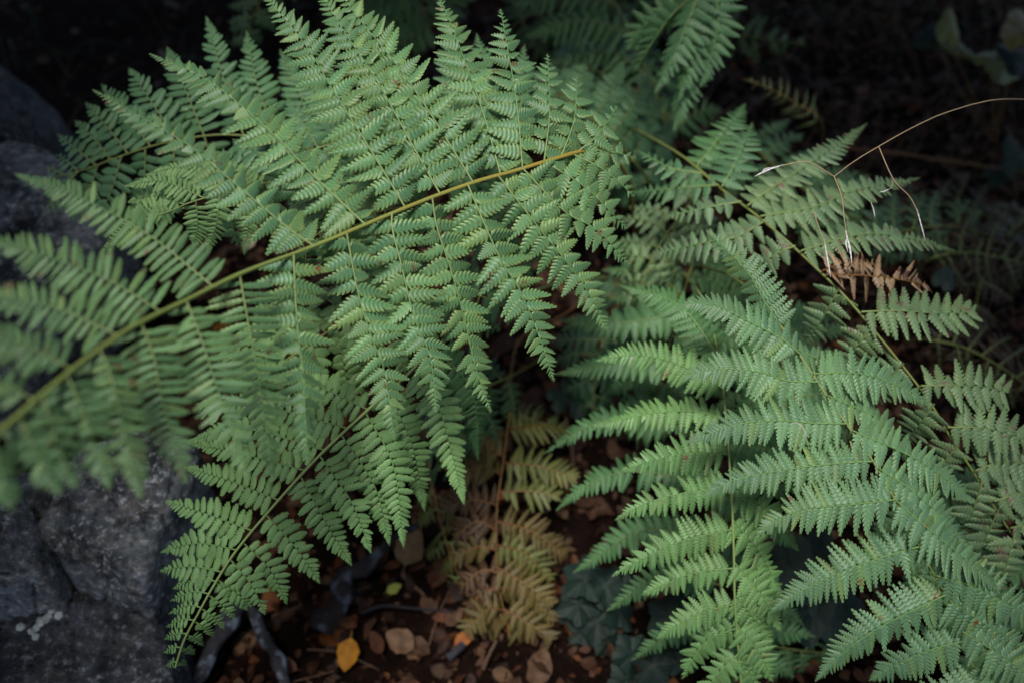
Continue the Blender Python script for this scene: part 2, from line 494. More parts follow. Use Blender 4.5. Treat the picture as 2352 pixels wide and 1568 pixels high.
def frond(label, rachis, root, pinnae, mat, smat, cmat=None, style='broad', prof='taper', hw=60, sp=24, over=1.05,
          rad=(0.0030, 0.0010), stipe=(), maxobj=300, up=0.30, droop=(8, 26), ang=(84, 62, 38), group='green fern fronds',
          name='fern_frond', cat='fern', seed=None, costa=0.0010, jitter=1.0, sink=0.0, plus=1.0, alt=None):
    r = np.random.default_rng(seed if seed is not None else abs(int(rachis[0][0] * 7 + rachis[0][1] * 13)))
    cmat = cmat or S_COSTA
    rootp = G(*root)
    rootp = rootp.copy(); rootp[2] = ground_h(rootp[0], rootp[1]) - 0.01
    t = thing(name, tuple(rootp), label, cat, group)
    ctrl = [rootp] + [P(*q) for q in stipe] + [P(*q) for q in rachis]
    c = spline(ctrl, 110)
    rv = np.linspace(rad[0], rad[1], len(c)) * (1 + 0.16 * np.array([mnoise.noise((i_ * .37, rootp[0] * 9, 2.0)) for i_ in range(len(c))]))
    V, F, al = tube_arrays(c - rootp + FWD * sink, rv, 7)
    obj('rachis', mesh_of('rachis', V, F, smat, {'along': al}), t)
    r3 = spline([P(*q) for q in rachis], 240)
    rpx = np.array([to_px(q)[:2] for q in r3])
    rT = unit(np.gradient(r3, axis=0))
    rd = (r3 - CAMP) @ FWD
    rows = []
    for pi, pn in enumerate(pinnae):
        pts = pn['p']
        opt = {**dict(dd=0.02, hw=hw, mat=mat, cmat=cmat, prof=prof, style=style, sp=sp, over=over, one=0, jit=1.0), **pn}
        b = np.array(pts[0][:2])
        # the base of a pinna sits on the rachis
        k = int(np.argmin(np.sum((rpx - b) ** 2, 1)))
        d0 = rd[k]
        px = [r3[k]]
        m = len(pts)
        L2 = np.r_[0, np.cumsum([math.dist(pts[i][:2], pts[i + 1][:2]) for i in range(m - 1)])]; L2 = L2 / L2[-1]
        for q, u in list(zip(pts, L2))[1:]:
            px.append(P(q[0], q[1], d0 + opt['dd'] * u ** 1.4))
        cc = spline(px, 60)
        if m == 2:   # a gentle arc where no way points are given
            u = np.linspace(0, 1, 60)[:, None]
            cc = cc + ZUP * (0.06 * np.linalg.norm(cc[-1] - cc[0])) * (4 * u * (1 - u))
        T = unit(np.gradient(cc, axis=0))
        n0 = np.cross(rT[k], T[25]); n0 = n0 if np.linalg.norm(n0) > 1e-3 else -FWD
        n0 = unit(n0)
        if n0 @ (CAMP - cc[0]) < 0: n0 = -n0
        n0 = unit(0.6 * n0 - 0.4 * FWD + up * ZUP + r.normal(size=3) * 0.13 * jitter)
        cc = cc + np.outer(np.linspace(0, 1, 60) ** .7, -FWD * (0.010 if pi % 2 else -0.008) * r.uniform(.4, 1.3))
        T = unit(np.gradient(cc, axis=0))
        jitter_ = jitter * opt['jit']
        base = cc[0]
        cw = costa * (d0 / 0.9)
        V, F, al = tube_arrays(cc - base, np.linspace(cw, cw * 0.28, 60), 5)
        po = obj('pinna', mesh_of('pinna', V, F, opt['cmat'], {'along': al}), t, tuple(base - rootp))
        s = np.r_[0, np.cumsum(np.linalg.norm(np.diff(cc, axis=0), axis=1))]
        ln = s[-1]
        pxm = d0 / FPX
        H, S0 = opt['hw'] * pxm, opt['sp'] * pxm
        PX, PY = PROF[opt['prof']]
        for side in (-1, 1):
            if opt['one'] and side != opt['one']: continue
            q = S0 * (0.45 + 0.35 * (side > 0)) + 0.004
            while q < ln * 0.995:
                u = q / ln
                pf = np.interp(u, PX, PY)
                step = S0 * (0.14 + 0.86 * pf)
                i0 = min(int(u * 59), 58); f = u * 59 - i0
                p0 = cc[i0] * (1 - f) + cc[i0 + 1] * f
                Tq = unit(T[i0] * (1 - f) + T[i0 + 1] * f)
                nq = unit(n0 - (n0 @ Tq) * Tq)
                Sd = np.cross(nq, Tq) * side
                an = math.radians(np.interp(u, [0, .55, 1], ang) + r.normal() * 4 * jitter_)
                X = math.cos(an) * Tq + math.sin(an) * Sd
                dr = math.radians((r.uniform(*droop) + r.normal() * 14 * (opt['jit'] - 1)) * (1 - 0.5 * u))
                X = unit(X * math.cos(dr) - nq * math.sin(dr))
                tw = r.normal() * 0.16 * jitter_
                Y0 = unit(np.cross(nq, X)); Z0 = np.cross(X, Y0)
                Y = math.cos(tw) * Y0 + math.sin(tw) * Z0; Z = np.cross(X, Y)
                Lp = 1.10 * plus * H * pf * r.uniform(0.90, 1.08)
                Wp = step * opt['over'] * r.uniform(0.92, 1.08)
                Wp = min(Wp, Lp * 0.58)
                if r.random() < 0.10: Lp *= r.uniform(.45, .8)
                if Lp > 0.0012 and r.random() > 0.010:
                    rows.append((po, p0, X * Lp, Y * Wp, Z * min(Lp, Wp * 2.0), opt['style'], int(r.integers(10)), (alt if alt and opt['mat'] is mat and r.random() < .07 else opt['mat']), Lp))
                q += step
        # end tooth
        rows.append((po, cc[-3], T[-1] * H * 0.13, np.cross(n0, T[-1]) * H * 0.05, n0 * H * 0.1, opt['style'], 0, opt['mat'], H * .1))
    # the pinnules that show largest are parts of their own, the rest one part
    def shows(row):
        x, y, d = to_px(row[1] + row[2] * 0.5)
        return row[8] / d if (-20 < x < VW + 20 and -20 < y < VH + 20) else 0.0
    order = sorted(range(len(rows)), key=lambda i: -shows(rows[i]))
    single = set(i for i in order[:maxobj] if shows(rows[i]) > 0)
    rest = {}
    for i, (po, p0, X, Y, Z, st, v, mt, Lp) in enumerate(rows):
        if i in single:
            o = bpy.data.objects.new('pinnule', pinnule_mesh(st, v, mt))
            COL.objects.link(o); o.parent = po
            b = np.array(po.location) + rootp
            Mx = Matrix(np.vstack([np.stack([X, Y, Z, p0 - b], 1), [0, 0, 0, 1]]).tolist())
            o.matrix_local = Mx
        else:
            rest.setdefault(mt.name, []).append((p0, X, Y, Z, st, v))
    for mn, rw in rest.items():
        Vs, Fs, Rs, As = [], [], [], []; nv = 0
        for p0, X, Y, Z, st, v in rw:
            V, F, rim, al = (VAR if np.linalg.norm(X) / to_px(p0)[2] * FPX > 34 else VLO)[st][v]
            Vs.append(V @ np.stack([X, Y, Z]) + (p0 - rootp)); Fs.append(F + nv); Rs.append(rim); As.append(al); nv += len(V)
        o = obj('small_pinnules', mesh_of('small_pinnules', np.vstack(Vs), np.vstack(Fs), bpy.data.materials[mn], {'rim': np.hstack(Rs), 'along': np.hstack(As)}), t)
        o['kind'] = 'stuff'
    return t


def pin(*pts, **kw):
    return dict(p=list(pts), **kw)


def auto(rachis, side, n, t0, t1, length, fwd, bow=0.06, **kw):
    """pinnae at even steps; length: (first, middle, last) px; fwd: lean towards the tip in degrees."""
    c = spline([(q[0], q[1]) for q in rachis], 120); T = unit(np.gradient(c, axis=0))
    out = []
    for i in range(n):
        u = t0 + (t1 - t0) * i / max(1, n - 1) + random.uniform(-.03, .03)
        k = min(119, max(0, int(u * 119)))
        S = np.array([-T[k][1], T[k][0]]) * side
        a_ = math.radians(fwd + random.uniform(-11, 11))
        d = S * math.cos(a_) + T[k] * math.sin(a_)
        L = np.interp(i / max(1, n - 1), [0, .5, 1], length) * random.uniform(.78, 1.12)
        bow_ = bow + random.uniform(-.07, .07)
        m = c[k] + d * L * .5 - T[k] * L * bow_
        out.append(pin(tuple(c[k]), tuple(m), tuple(c[k] + d * L), **kw))
    return out


# ------------------------------------------------------------------ the fronds
RA = [(1350, 345, .972), (1260, 369, .944), (1180, 393, .93), (1100, 415, .915), (1000, 450, .895), (900, 490, .87), (810, 528, .845), (700, 573, .81), (560, 625, .75),
      (430, 688, .69), (300, 752, .63), (200, 820, .585), (100, 900, .545), (0, 988, .51), (-130, 1110, .47)]
PA = [pin((1330, 348), (1395, 345), (1463, 362), hw=46, dd=.01),
      pin((1325, 348), (1375, 310), (1415, 250), hw=48, dd=.03), pin((1290, 358), (1320, 270), (1325, 170), hw=56, dd=.02),
      pin((1315, 352), (1390, 395), (1455, 455), hw=50, dd=.02),
      pin((1250, 372), (1263, 250), (1258, 120), hw=58, dd=.03),
      pin((1198, 387), (1185, 230), (1150, 31), hw=66, dd=.03),
      pin((1147, 400), (1107, 250), (1042, 68), (1003, -20), hw=76, dd=.03),
      pin((1089, 418), (990, 265), (912, 153), (820, 41), (760, -45), hw=76, dd=.03),
      pin((1014, 446), (943, 326), (865, 184), (797, 82), (722, -40), hw=78, dd=.02),
      pin((929, 478), (865, 367), (768, 211), (700, 102), (605, -12), hw=78, dd=.01),
      pin((836, 517), (714, 398), (646, 326), (544, 235), (459, 173), (337, 119), hw=80, dd=-.01),
      pin((719, 565), (666, 527), (544, 425), (442, 340), (357, 289), (221, 211), hw=64, dd=-.015),
      pin((490, 656), (340, 541), (170, 449), (17, 394), hw=58, style='oval', sp=19.5, over=.88, dd=-.02),
      pin((368, 718), (272, 653), (170, 609), (68, 575), (-25, 548), hw=66, style='oval', sp=19.5, over=.88, dd=-.02),
      pin((272, 770), (136, 711), (0, 684), (-80, 660), hw=62, style='oval', sp=19.5, over=.88, dd=-.02),
      pin((165, 846), (60, 790), (-60, 765), hw=56, style='oval', sp=19.5, over=.88, dd=-.02),
      pin((80, 918), (0, 880), (-90, 870), hw=50, style='oval', sp=19.5, over=.88, dd=-.02),
      pin((10, 978), (-60, 950), (-120, 950), hw=44, style='oval', sp=19.5, over=.88, dd=-.02),
      # hanging side
      pin((1250, 376), (1345, 430), (1443, 525), hw=62, dd=.03),
      pin((1201, 392), (1297, 487), (1371, 530), (1444, 609), hw=66, dd=.03),
      pin((1147, 404), (1239, 524), (1337, 647), (1400, 764), hw=70, dd=.03),
      pin((1072, 426), (1144, 585), (1195, 670), (1239, 776), (1272, 874), hw=76, dd=.02),
      pin((990, 455), (1004, 524), (1035, 619), (1065, 728), (1089, 834), (1128, 948), hw=78, dd=.01),
      pin((899, 491), (902, 527), (923, 609), (953, 728), (991, 823), (1004, 945), hw=78, dd=.0),
      pin((795, 534), (821, 670), (851, 772), (882, 857), (905, 1015), hw=76, dd=-.005),
      pin((673, 583), (683, 721), (700, 880), (712, 1068), hw=74, dd=-.01),
      pin((551, 630), (571, 755), (595, 891), (625, 1098), hw=72, style='oval', sp=19.5, over=.88, dd=-.01),
      pin((425, 690), (466, 783), (503, 891), (575, 1098), hw=70, style='oval', sp=19.5, over=.88, dd=-.01),
      pin((323, 740), (350, 823), (367, 925), (418, 1115), hw=64, style='oval', sp=19.5, over=.88, dd=-.01),
      pin((231, 800), (258, 857), (290, 970), (340, 1138), hw=60, style='oval', sp=19.5, over=.88, dd=-.01),
      pin((156, 856), (184, 942), (246, 1125), hw=58, style='oval', sp=19.5, over=.88, dd=-.01),
      pin((98, 902), (130, 1000), (185, 1118), hw=54, style='oval', sp=19.5, over=.88, dd=-.01),
      pin((42, 950), (70, 1040), (120, 1142), hw=50, style='oval', sp=19.5, over=.88, dd=-.01),
      pin((-12, 998), (10, 1080), (45, 1165), hw=46, style='oval', sp=19.5, over=.88, dd=-.01)]
frond('largest fern frond, blue-green with an amber stalk, arching across the middle', RA, (1462, 560), PA, M_A, S_A, style='broad', hw=74, sp=32, over=1.24, plus=1.06, alt=M_A2,
      rad=(0.0028, 0.0014), sink=.0015, stipe=[(1456, 500, 1.36), (1446, 420, 1.20), (1405, 358, 1.04)], costa=0.0010, droop=(-8, 30), jitter=1.4, ang=(86, 70, 52))

RB = [(1010, 790, 1.02), (930, 865, 1.0), (840, 945, .985), (731, 1048, .97), (629, 1160, .96), (544, 1262, .955), (493, 1341, .955), (459, 1402, .96), (425, 1466, .97), (404, 1530, .985)]
PB = [pin((845, 940), (640, 850), (480, 842), hw=44), pin((800, 982), (620, 935), (455, 925), hw=44), pin((745, 1034), (560, 985), (420, 1016), hw=44),
      pin((700, 1080), (560, 1040), (440, 1015), hw=40),
      pin((640, 1150), (520, 1103), (415, 1072), hw=42), pin((580, 1220), (480, 1178), (384, 1147), hw=42), pin((545, 1262), (450, 1248), (364, 1270), hw=40),
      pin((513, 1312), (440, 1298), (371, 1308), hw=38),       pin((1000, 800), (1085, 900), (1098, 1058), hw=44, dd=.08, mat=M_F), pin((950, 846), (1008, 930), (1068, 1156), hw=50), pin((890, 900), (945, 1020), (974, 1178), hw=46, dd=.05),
      pin((840, 945), (905, 1070), (930, 1255), hw=46), pin((785, 996), (860, 1120), (893, 1256), hw=44), pin((735, 1044), (810, 1150), (856, 1264), hw=44),
      pin((690, 1092), (745, 1200), (805, 1304), hw=42), pin((612, 1180), (685, 1260), (739, 1336), hw=40), pin((560, 1244), (620, 1310), (657, 1390), hw=40),
      pin((530, 1286), (580, 1340), (613, 1407), hw=36), pin((500, 1332), (540, 1362), (575, 1397), hw=32)]
_rb = spline([(q[0], q[1]) for q in RB[5:]], 200)
for _i in range(7):
    _q = _rb[56 + int(_i * 22.5)]; _k = 1 - _i / 7.6
    PB.append(pin(tuple(_q), (_q[0] - 40 * _k, _q[1] - 8 * _k), (_q[0] - 96 * _k, _q[1] + 14 * _k), hw=7 + 17 * _k, sp=7 + 8 * _k))
    PB.append(pin((_q[0] + 1, _q[1] + 4), (_q[0] + 26 * _k, _q[1] + 26 * _k), (_q[0] + 66 * _k, _q[1] + 74 * _k), hw=7 + 17 * _k, sp=7 + 8 * _k))
frond('bright green frond hanging low over leaf litter, its tip beside the grey stone', RB, (1440, 640), PB, M_B, S_B, S_COSTA_G, style='oval', prof='sharp', hw=39, sp=18.5, over=1.08,
      rad=(0.0026, 0.0011), sink=-.002, stipe=[(1330, 640, 1.3), (1150, 700, 1.12)], costa=0.0009, droop=(2, 18))

RC = [(1770, 715, .985), (1845, 823, .96), (1906, 915, .945), (1957, 987, .935), (2015, 1069, .925), (2062, 1154, .92), (2110, 1252, .925), (2171, 1358, .935), (2215, 1463, .95), (2265, 1610, .97)]
PC = [pin((1800, 757), (1756, 690), (1715, 620), (1622, 528), hw=46), pin((1838, 812), (1790, 776), (1715, 738), (1641, 704), (1583, 698), (1551, 714), hw=52, dd=.0),
      pin((1879, 876), (1811, 874), (1743, 854), (1654, 847), (1600, 857), (1570, 877), hw=56, dd=-.01),
      pin((1947, 973), (1875, 971), (1790, 965), (1705, 971), (1637, 990), (1568, 1015), hw=56, dd=-.01),
      pin((2009, 1060), (1909, 1065), (1790, 1082), (1688, 1103), (1612, 1144), hw=56, dd=-.01),
      pin((2058, 1147), (1943, 1157), (1841, 1167), (1770, 1194), (1726, 1233), hw=58, dd=-.01),
      pin((2113, 1256), (2011, 1286), (1909, 1327), (1830, 1368), (1773, 1410), hw=60, dd=.0),
      pin((2174, 1362), (2028, 1432), (1943, 1487), (1868, 1560), hw=58, dd=.01),
      pin((2217, 1470), (2110, 1505), (2001, 1568), hw=54, dd=.02),
      pin((2250, 1568), (2150, 1600), (2060, 1650), hw=50, dd=.02),
      pin((1830, 800), (1920, 835), (1990, 830), hw=40, dd=.03),
      pin((1868, 856), (1977, 858), (2083, 895), (2130, 930), hw=56, dd=.02), pin((1900, 905), (2028, 966), (2083, 1041), (2110, 1080), hw=56, dd=.02),
      pin((1957, 987), (2079, 1041), (2164, 1092), (2235, 1155), hw=60, dd=.02), pin((2018, 1073), (2096, 1126), (2181, 1201), (2245, 1275), hw=60, dd=.02),
      pin((2062, 1150), (2150, 1230), (2250, 1310), (2290, 1360), hw=60, dd=.02), pin((2108, 1248), (2200, 1320), (2290, 1400), hw=60, dd=.02),
      pin((2150, 1320), (2232, 1345), (2334, 1398), (2400, 1440), hw=60, dd=.02), pin((2180, 1380), (2260, 1430), (2370, 1500), hw=58, dd=.02),
      pin((2210, 1450), (2300, 1505), (2400, 1580), hw=58, dd=.02), pin((2240, 1530), (2320, 1590), (2400, 1650), hw=54, dd=.02)]
frond('long grey-green frond with narrow pointed leaflets sweeping down the right side', RC, (1560, 600), PC, M_C, S_O, S_COSTA_G, style='narrow', prof='sharp', hw=54, sp=17.5, over=1.55, plus=1.06, alt=M_A2,
      rad=(0.0022, 0.0008), sink=.004, stipe=[(1610, 610, 1.35), (1690, 640, 1.10)], costa=0.0009, droop=(2, 20), ang=(82, 70, 40))

RD = [(1560, 350, 1.20), (1664, 435, 1.13), (1729, 483, 1.09), (1811, 551, 1.06), (1899, 633, 1.04), (1953, 687, 1.03), (2011, 755, 1.02), (2083, 844, 1.015), (2144, 925, 1.01),
      (2198, 1017, 1.015), (2242, 1082, 1.02), (2310, 1194, 1.03), (2400, 1330, 1.05)]
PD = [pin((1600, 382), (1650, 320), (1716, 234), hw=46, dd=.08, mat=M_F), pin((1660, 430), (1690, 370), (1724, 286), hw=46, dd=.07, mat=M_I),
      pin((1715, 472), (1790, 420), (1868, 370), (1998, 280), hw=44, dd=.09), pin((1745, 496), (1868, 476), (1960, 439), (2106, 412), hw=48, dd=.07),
      pin((1842, 578), (1960, 541), (2045, 538), (2130, 555), (2200, 575), hw=46, dd=.05),
      pin((1897, 630), (1985, 634), (2050, 642), (2120, 656), hw=50, dd=.03, mat=M_DEAD, cmat=S_BR, over=1.0, sp=17, jit=3.0, prof='round'), pin((1890, 622), (1960, 600), (2030, 612), hw=40, dd=.02, mat=M_DEAD, cmat=S_BR, over=.9, sp=16, jit=3.0),
      pin((1977, 715), (2062, 714), (2147, 720), (2226, 716), hw=54, dd=.01, prof='round'), pin((2113, 885), (2198, 885), (2260, 888), (2322, 900), hw=52, dd=.01, prof='round'),
      pin((2176, 978), (2266, 983), (2365, 1012), hw=54, dd=.01, prof='round'), pin((2240, 1078), (2310, 1062), (2420, 1075), hw=54, dd=.02, prof='round'),
      pin((2284, 1150), (2350, 1130), (2440, 1140), hw=54, dd=.02, prof='round'), pin((2320, 1210), (2400, 1200), (2470, 1220), hw=54, dd=.02, prof='round'),
      # the other side, dipping away
      pin((1620, 398), (1540, 388), (1462, 350), hw=36, dd=.04, mat=M_I), pin((1650, 424), (1560, 430), (1452, 440), hw=38, dd=.05, mat=M_I), pin((1702, 463), (1620, 478), (1530, 500), hw=40, dd=.02),
      pin((1760, 508), (1690, 545), (1600, 560), (1480, 590), hw=42, dd=.06), pin((1825, 562), (1770, 590), (1700, 640), hw=42, dd=.05), 
      pin((1929, 663), (1889, 735), (1850, 795), hw=46, dd=.06), pin((2008, 752), (1960, 800), (1925, 850), hw=46, dd=.06), pin((2075, 835), (2030, 880), (1990, 930), hw=46, dd=.07),
      pin((2144, 925), (2113, 970), (2070, 1020), hw=46, dd=.07), pin((2200, 1020), (2160, 1075), (2120, 1130), hw=46, dd=.07),
      pin((2256, 1105), (2222, 1188), (2195, 1240), hw=44, dd=.07), pin((2296, 1170), (2253, 1280), (2230, 1330), hw=44, dd=.06), pin((2330, 1225), (2300, 1310), (2270, 1380), hw=44, dd=.06)]
frond('brown-spotted frond with one dead rusty leaflet pair, along the right edge', RD, (1380, 255), PD, M_D, S_O, style='narrow', prof='sharp', hw=48, sp=24, over=1.30, plus=1.1,
      rad=(0.0024, 0.0010), sink=.008, stipe=[(1440, 285, 1.50)], costa=0.0010, droop=(0, 22), ang=(84, 74, 48))

RE = [(1640, 770, 1.06), (1660, 880, 1.035), (1671, 1000, 1.02), (1680, 1126, 1.01), (1685, 1250, 1.01), (1688, 1381, 1.015), (1694, 1470, 1.025), (1704, 1590, 1.04)]
PE = [pin((1648, 815), (1560, 700), (1425, 655), hw=44, dd=.03, mat=M_F), pin((1662, 892), (1560, 838), (1461, 815), (1366, 828), hw=42, dd=-.01),
      pin((1668, 965), (1600, 945), (1500, 950), (1365, 980), hw=42, dd=-.01), pin((1673, 1040), (1560, 1040), (1422, 1076), hw=42, dd=-.01),
      pin((1678, 1120), (1560, 1135), (1480, 1160), (1414, 1197), hw=42, dd=-.01), pin((1683, 1214), (1560, 1240), (1470, 1280), (1402, 1318), hw=44, dd=-.01),
      pin((1685, 1304), (1590, 1318), (1473, 1370), hw=40, dd=-.01), pin((1687, 1384), (1600, 1405), (1504, 1457), hw=40, dd=.0), 
      pin((1690, 1440), (1620, 1480), (1570, 1566), hw=40, dd=.01), pin((1694, 1500), (1640, 1550), (1600, 1620), hw=36, dd=.02),
      pin((1672, 1030), (1750, 1080), (1812, 1150), hw=46, dd=.05, mat=M_F), pin((1678, 1108), (1760, 1170), (1832, 1262), hw=46, dd=.04),
      pin((1684, 1190), (1755, 1280), (1806, 1390), hw=46, dd=.02), pin((1686, 1290), (1745, 1360), (1790, 1444), hw=44, dd=.02), pin((1688, 1365), (1740, 1430), (1773, 1502), hw=42, dd=.02),
      pin((1691, 1430), (1740, 1495), (1772, 1560), hw=40, dd=.02), pin((1695, 1500), (1730, 1560), (1750, 1620), hw=38, dd=.02)]
frond('leaf-green frond pointing straight down the picture beside the dark broad leaves', RE, (1530, 610), PE, M_E, S_B, S_COSTA_G, style='narrow', prof='sharp', hw=42, sp=16.5, over=1.50, plus=1.08, alt=M_A2,
      rad=(0.0026, 0.0010), stipe=[(1560, 620, 1.38), (1610, 680, 1.15)], costa=0.0010, droop=(0, 16), ang=(80, 68, 42))

RF = [(1570, 700, 1.24), (1600, 850, 1.19), (1618, 1000, 1.16), (1635, 1150, 1.14), (1650, 1300, 1.14), (1668, 1450, 1.15), (1690, 1600, 1.17)]
PF = [pin((1572, 720), (1430, 740), (1283, 735), hw=46), pin((1598, 840), (1430, 830), (1273, 858), hw=46), pin((1616, 985), (1430, 960), (1340, 985), (1249, 1042), hw=44),
      pin((1630, 1110), (1450, 1080), (1340, 1115), (1276, 1168), hw=48), pin((1644, 1240), (1480, 1220), (1317, 1318), hw=48), pin((1656, 1340), (1520, 1320), (1390, 1396), hw=44),
      pin((1670, 1450), (1560, 1450), (1450, 1520), hw=40),
      pin((1600, 830), (1700, 850), (1790, 880), hw=46), pin((1618, 980), (1720, 1010), (1830, 1060), hw=46), pin((1635, 1130), (1740, 1180), (1830, 1260), hw=46),
      pin((1650, 1270), (1760, 1350), (1850, 1440), hw=46), pin((1665, 1400), (1770, 1440), (1868, 1455), hw=46), pin((1680, 1500), (1760, 1520), (1830, 1560), hw=42)]
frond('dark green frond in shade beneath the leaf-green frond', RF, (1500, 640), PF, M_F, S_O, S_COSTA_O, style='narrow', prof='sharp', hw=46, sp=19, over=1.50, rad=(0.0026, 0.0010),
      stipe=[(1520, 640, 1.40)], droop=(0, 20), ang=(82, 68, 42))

RG = [(1180, 815, 1.38), (1170, 950, 1.33), (1156, 1060, 1.29), (1142, 1160, 1.27), (1140, 1260, 1.26), (1146, 1350, 1.26), (1172, 1465, 1.27)]
PG = []
for b_, tp in zip([(1166, 985), (1156, 1060), (1146, 1130), (1141, 1195), (1140, 1250), (1141, 1300), (1146, 1350), (1156, 1395), (1165, 1430)],
                  [(1320, 985), (1318, 1082), (1298, 1150), (1285, 1262), (1268, 1322), (1272, 1382), (1280, 1425), (1262, 1462), (1230, 1488)]):
    PG.append(pin(b_, ((b_[0] + tp[0]) / 2, (b_[1] + tp[1]) / 2 - random.uniform(0, 26)), (tp[0] + random.uniform(-16, 16), tp[1] + random.uniform(-10, 14)), mat=random.choice([M_GY, M_GY, M_GO]), dd=random.uniform(-.02, .04), jit=1.1))
for b_, tp in zip([(1164, 1000), (1158, 1045), (1150, 1090), (1142, 1160), (1140, 1215), (1140, 1262), (1142, 1312), (1148, 1356), (1158, 1400), (1166, 1432)],
                  [(1085, 1010), (1066, 1050), (1060, 1095), (1036, 1160), (1052, 1222), (1058, 1290), (1072, 1338), (1080, 1392), (1078, 1440), (1085, 1470)]):
    PG.append(pin(b_, ((b_[0] + tp[0]) / 2, (b_[1] + tp[1]) / 2 - random.uniform(0, 26)), (tp[0] + random.uniform(-16, 16), tp[1] + random.uniform(-10, 14)), mat=random.choice([M_GO, M_GO, M_DEAD2]), dd=random.uniform(-.02, .04), hw=42, jit=1.3))
frond('withering frond, ochre on one half and olive on the other, over dark litter', RG, (1400, 640), PG, M_GY, S_BR, S_BR, style='narrow', prof='blunt', hw=44, sp=17, over=1.2,
      rad=(0.0022, 0.0008), sink=.004, stipe=[(1300, 720, 1.44), (1215, 760, 1.42)], group='withering fern fronds', droop=(-8, 24), jitter=1.3)

RG2 = [(985, 1060, 1.36), (998, 1140, 1.34), (1015, 1210, 1.33), (1035, 1275, 1.33), (1062, 1345, 1.34)]
frond('small rust and olive frond withering beside the pale fallen leaf', RG2, (1010, 960), auto(RG2, 1, 6, .25, .92, (50, 60, 34), 30, mat=M_GY, hw=22, sp=13) + auto(RG2, -1, 6, .25, .92, (50, 60, 34), 30, mat=M_GO, hw=22, sp=13),
      M_GO, S_BR, S_COSTA_O, style='narrow', prof='blunt', rad=(0.0020, 0.0008), group='withering fern fronds', jitter=1.8)

RH = [(640, 425, 1.04), (560, 435, 1.01), (490, 450, .99), (430, 468, .98), (385, 490, .985)]
PH = [pin((575, 433), (570, 500), (556, 585), dd=.03), pin((505, 447), (500, 515), (481, 582), dd=.03), pin((450, 462), (452, 520), (440, 570), dd=.03), pin((400, 483), (330, 515), (238, 588), dd=.04),
      pin((520, 443), (430, 385), (328, 400), dd=.0), pin((470, 456), (380, 420), (294, 432), dd=.0), pin((425, 470), (350, 448), (282, 462), dd=.0), pin((395, 486), (350, 478), (300, 495), dd=.01),
      pin((600, 430), (520, 380), (430, 360), dd=.0)]
frond('small pale frond with curling comb-like leaflets under the big frond', RH, (800, 560), PH, M_B, S_B, style='oval', prof='sharp', hw=30, sp=11.5, over=0.92, rad=(0.0020, 0.0007),
      stipe=[(760, 500, 1.25)], costa=0.0008, droop=(0, 14), ang=(78, 66, 40))

RI = [(820, 400, 1.20), (700, 340, 1.17), (600, 318, 1.15), (500, 310, 1.14), (380, 328, 1.14), (280, 358, 1.15), (200, 388, 1.16), (110, 412, 1.18)]
PI_ = [pin((640, 325), (590, 200), (561, 65), hw=50), pin((560, 315), (515, 180), (477, 42), hw=50), pin((470, 312), (420, 200), (377, 103), hw=50), pin((410, 322), (350, 235), (303, 162), hw=48),
       pin((345, 338), (285, 260), (226, 189), hw=44), pin((295, 353), (250, 295), (199, 237), hw=38), pin((255, 367), (215, 320), (166, 274), hw=34), pin((220, 381), (180, 345), (135, 310), hw=30),
       pin((180, 394), (155, 372), (122, 352), hw=24), pin((150, 402), (130, 392), (108, 385), hw=18),
       pin((640, 325), (680, 420), (690, 520), hw=50), pin((560, 315), (600, 420), (600, 520), hw=50), pin((470, 312), (490, 400), (480, 480), hw=46), pin((400, 325), (400, 420), (385, 520), hw=44),
       pin((335, 340), (325, 430), (285, 520), hw=42), pin((280, 358), (262, 440), (225, 525), hw=38), pin((225, 380), (200, 440), (150, 510), hw=34), pin((180, 394), (150, 440), (105, 500), hw=28),
       pin((720, 348), (690, 220), (640, 110), hw=50), pin((780, 380), (760, 260), (720, 150), hw=50)]
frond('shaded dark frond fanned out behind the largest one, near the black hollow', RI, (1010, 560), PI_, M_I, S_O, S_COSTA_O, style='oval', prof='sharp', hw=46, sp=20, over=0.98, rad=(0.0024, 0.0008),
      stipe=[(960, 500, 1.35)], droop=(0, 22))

# fronds further back
RJ = [(1560, 380, 1.62), (1500, 200, 1.56), (1440, 60, 1.54), (1380, -60, 1.56)]
frond('dim frond behind the big one with leaflets drooping like combs', RJ, (1570, 470), [
    pin((1490, 180), (1400, 118), (1246, 150), hw=62), pin((1450, 80), (1340, 50), (1212, 88), hw=62), pin((1420, 10), (1300, -20), (1180, 10), hw=60), pin((1530, 280), (1450, 240), (1340, 300), hw=56),
    pin((1545, 330), (1470, 330), (1390, 390), hw=50), pin((1510, 215), (1560, 140), (1640, 110), hw=50), pin((1540, 310), (1600, 260), (1660, 250), hw=46)],
    M_F, S_O, S_COSTA_O, style='narrow', hw=60, sp=22, over=0.85, rad=(0.003, 0.001), droop=(10, 40))
RK = [(1660, -150, 1.20), (1630, -60, 1.22), (1600, -20, 1.25), (1560, 40, 1.30)]
frond('fresh green frond hanging in from the top edge, tips pointing down', RK, (1760, -60), [
    pin((1600, -20), (1530, 50), (1455, 168), hw=50), pin((1590, -5), (1590, 120), (1545, 305), hw=56), pin((1625, -50), (1610, 60), (1560, 230), hw=52), pin((1570, 30), (1480, 60), (1440, 120), hw=44), pin((1640, -70), (1650, 60), (1610, 200), hw=54), pin((1610, -40), (1560, 100), (1500, 220), hw=50)],
    M_I, S_O, style='narrow', hw=60, sp=22, over=1.35, plus=1.1, rad=(0.003, 0.0012), droop=(4, 30))
RL = [(1560, 30, 1.75), (1640, 70, 1.72), (1740, 88, 1.70), (1850, 102, 1.70)]
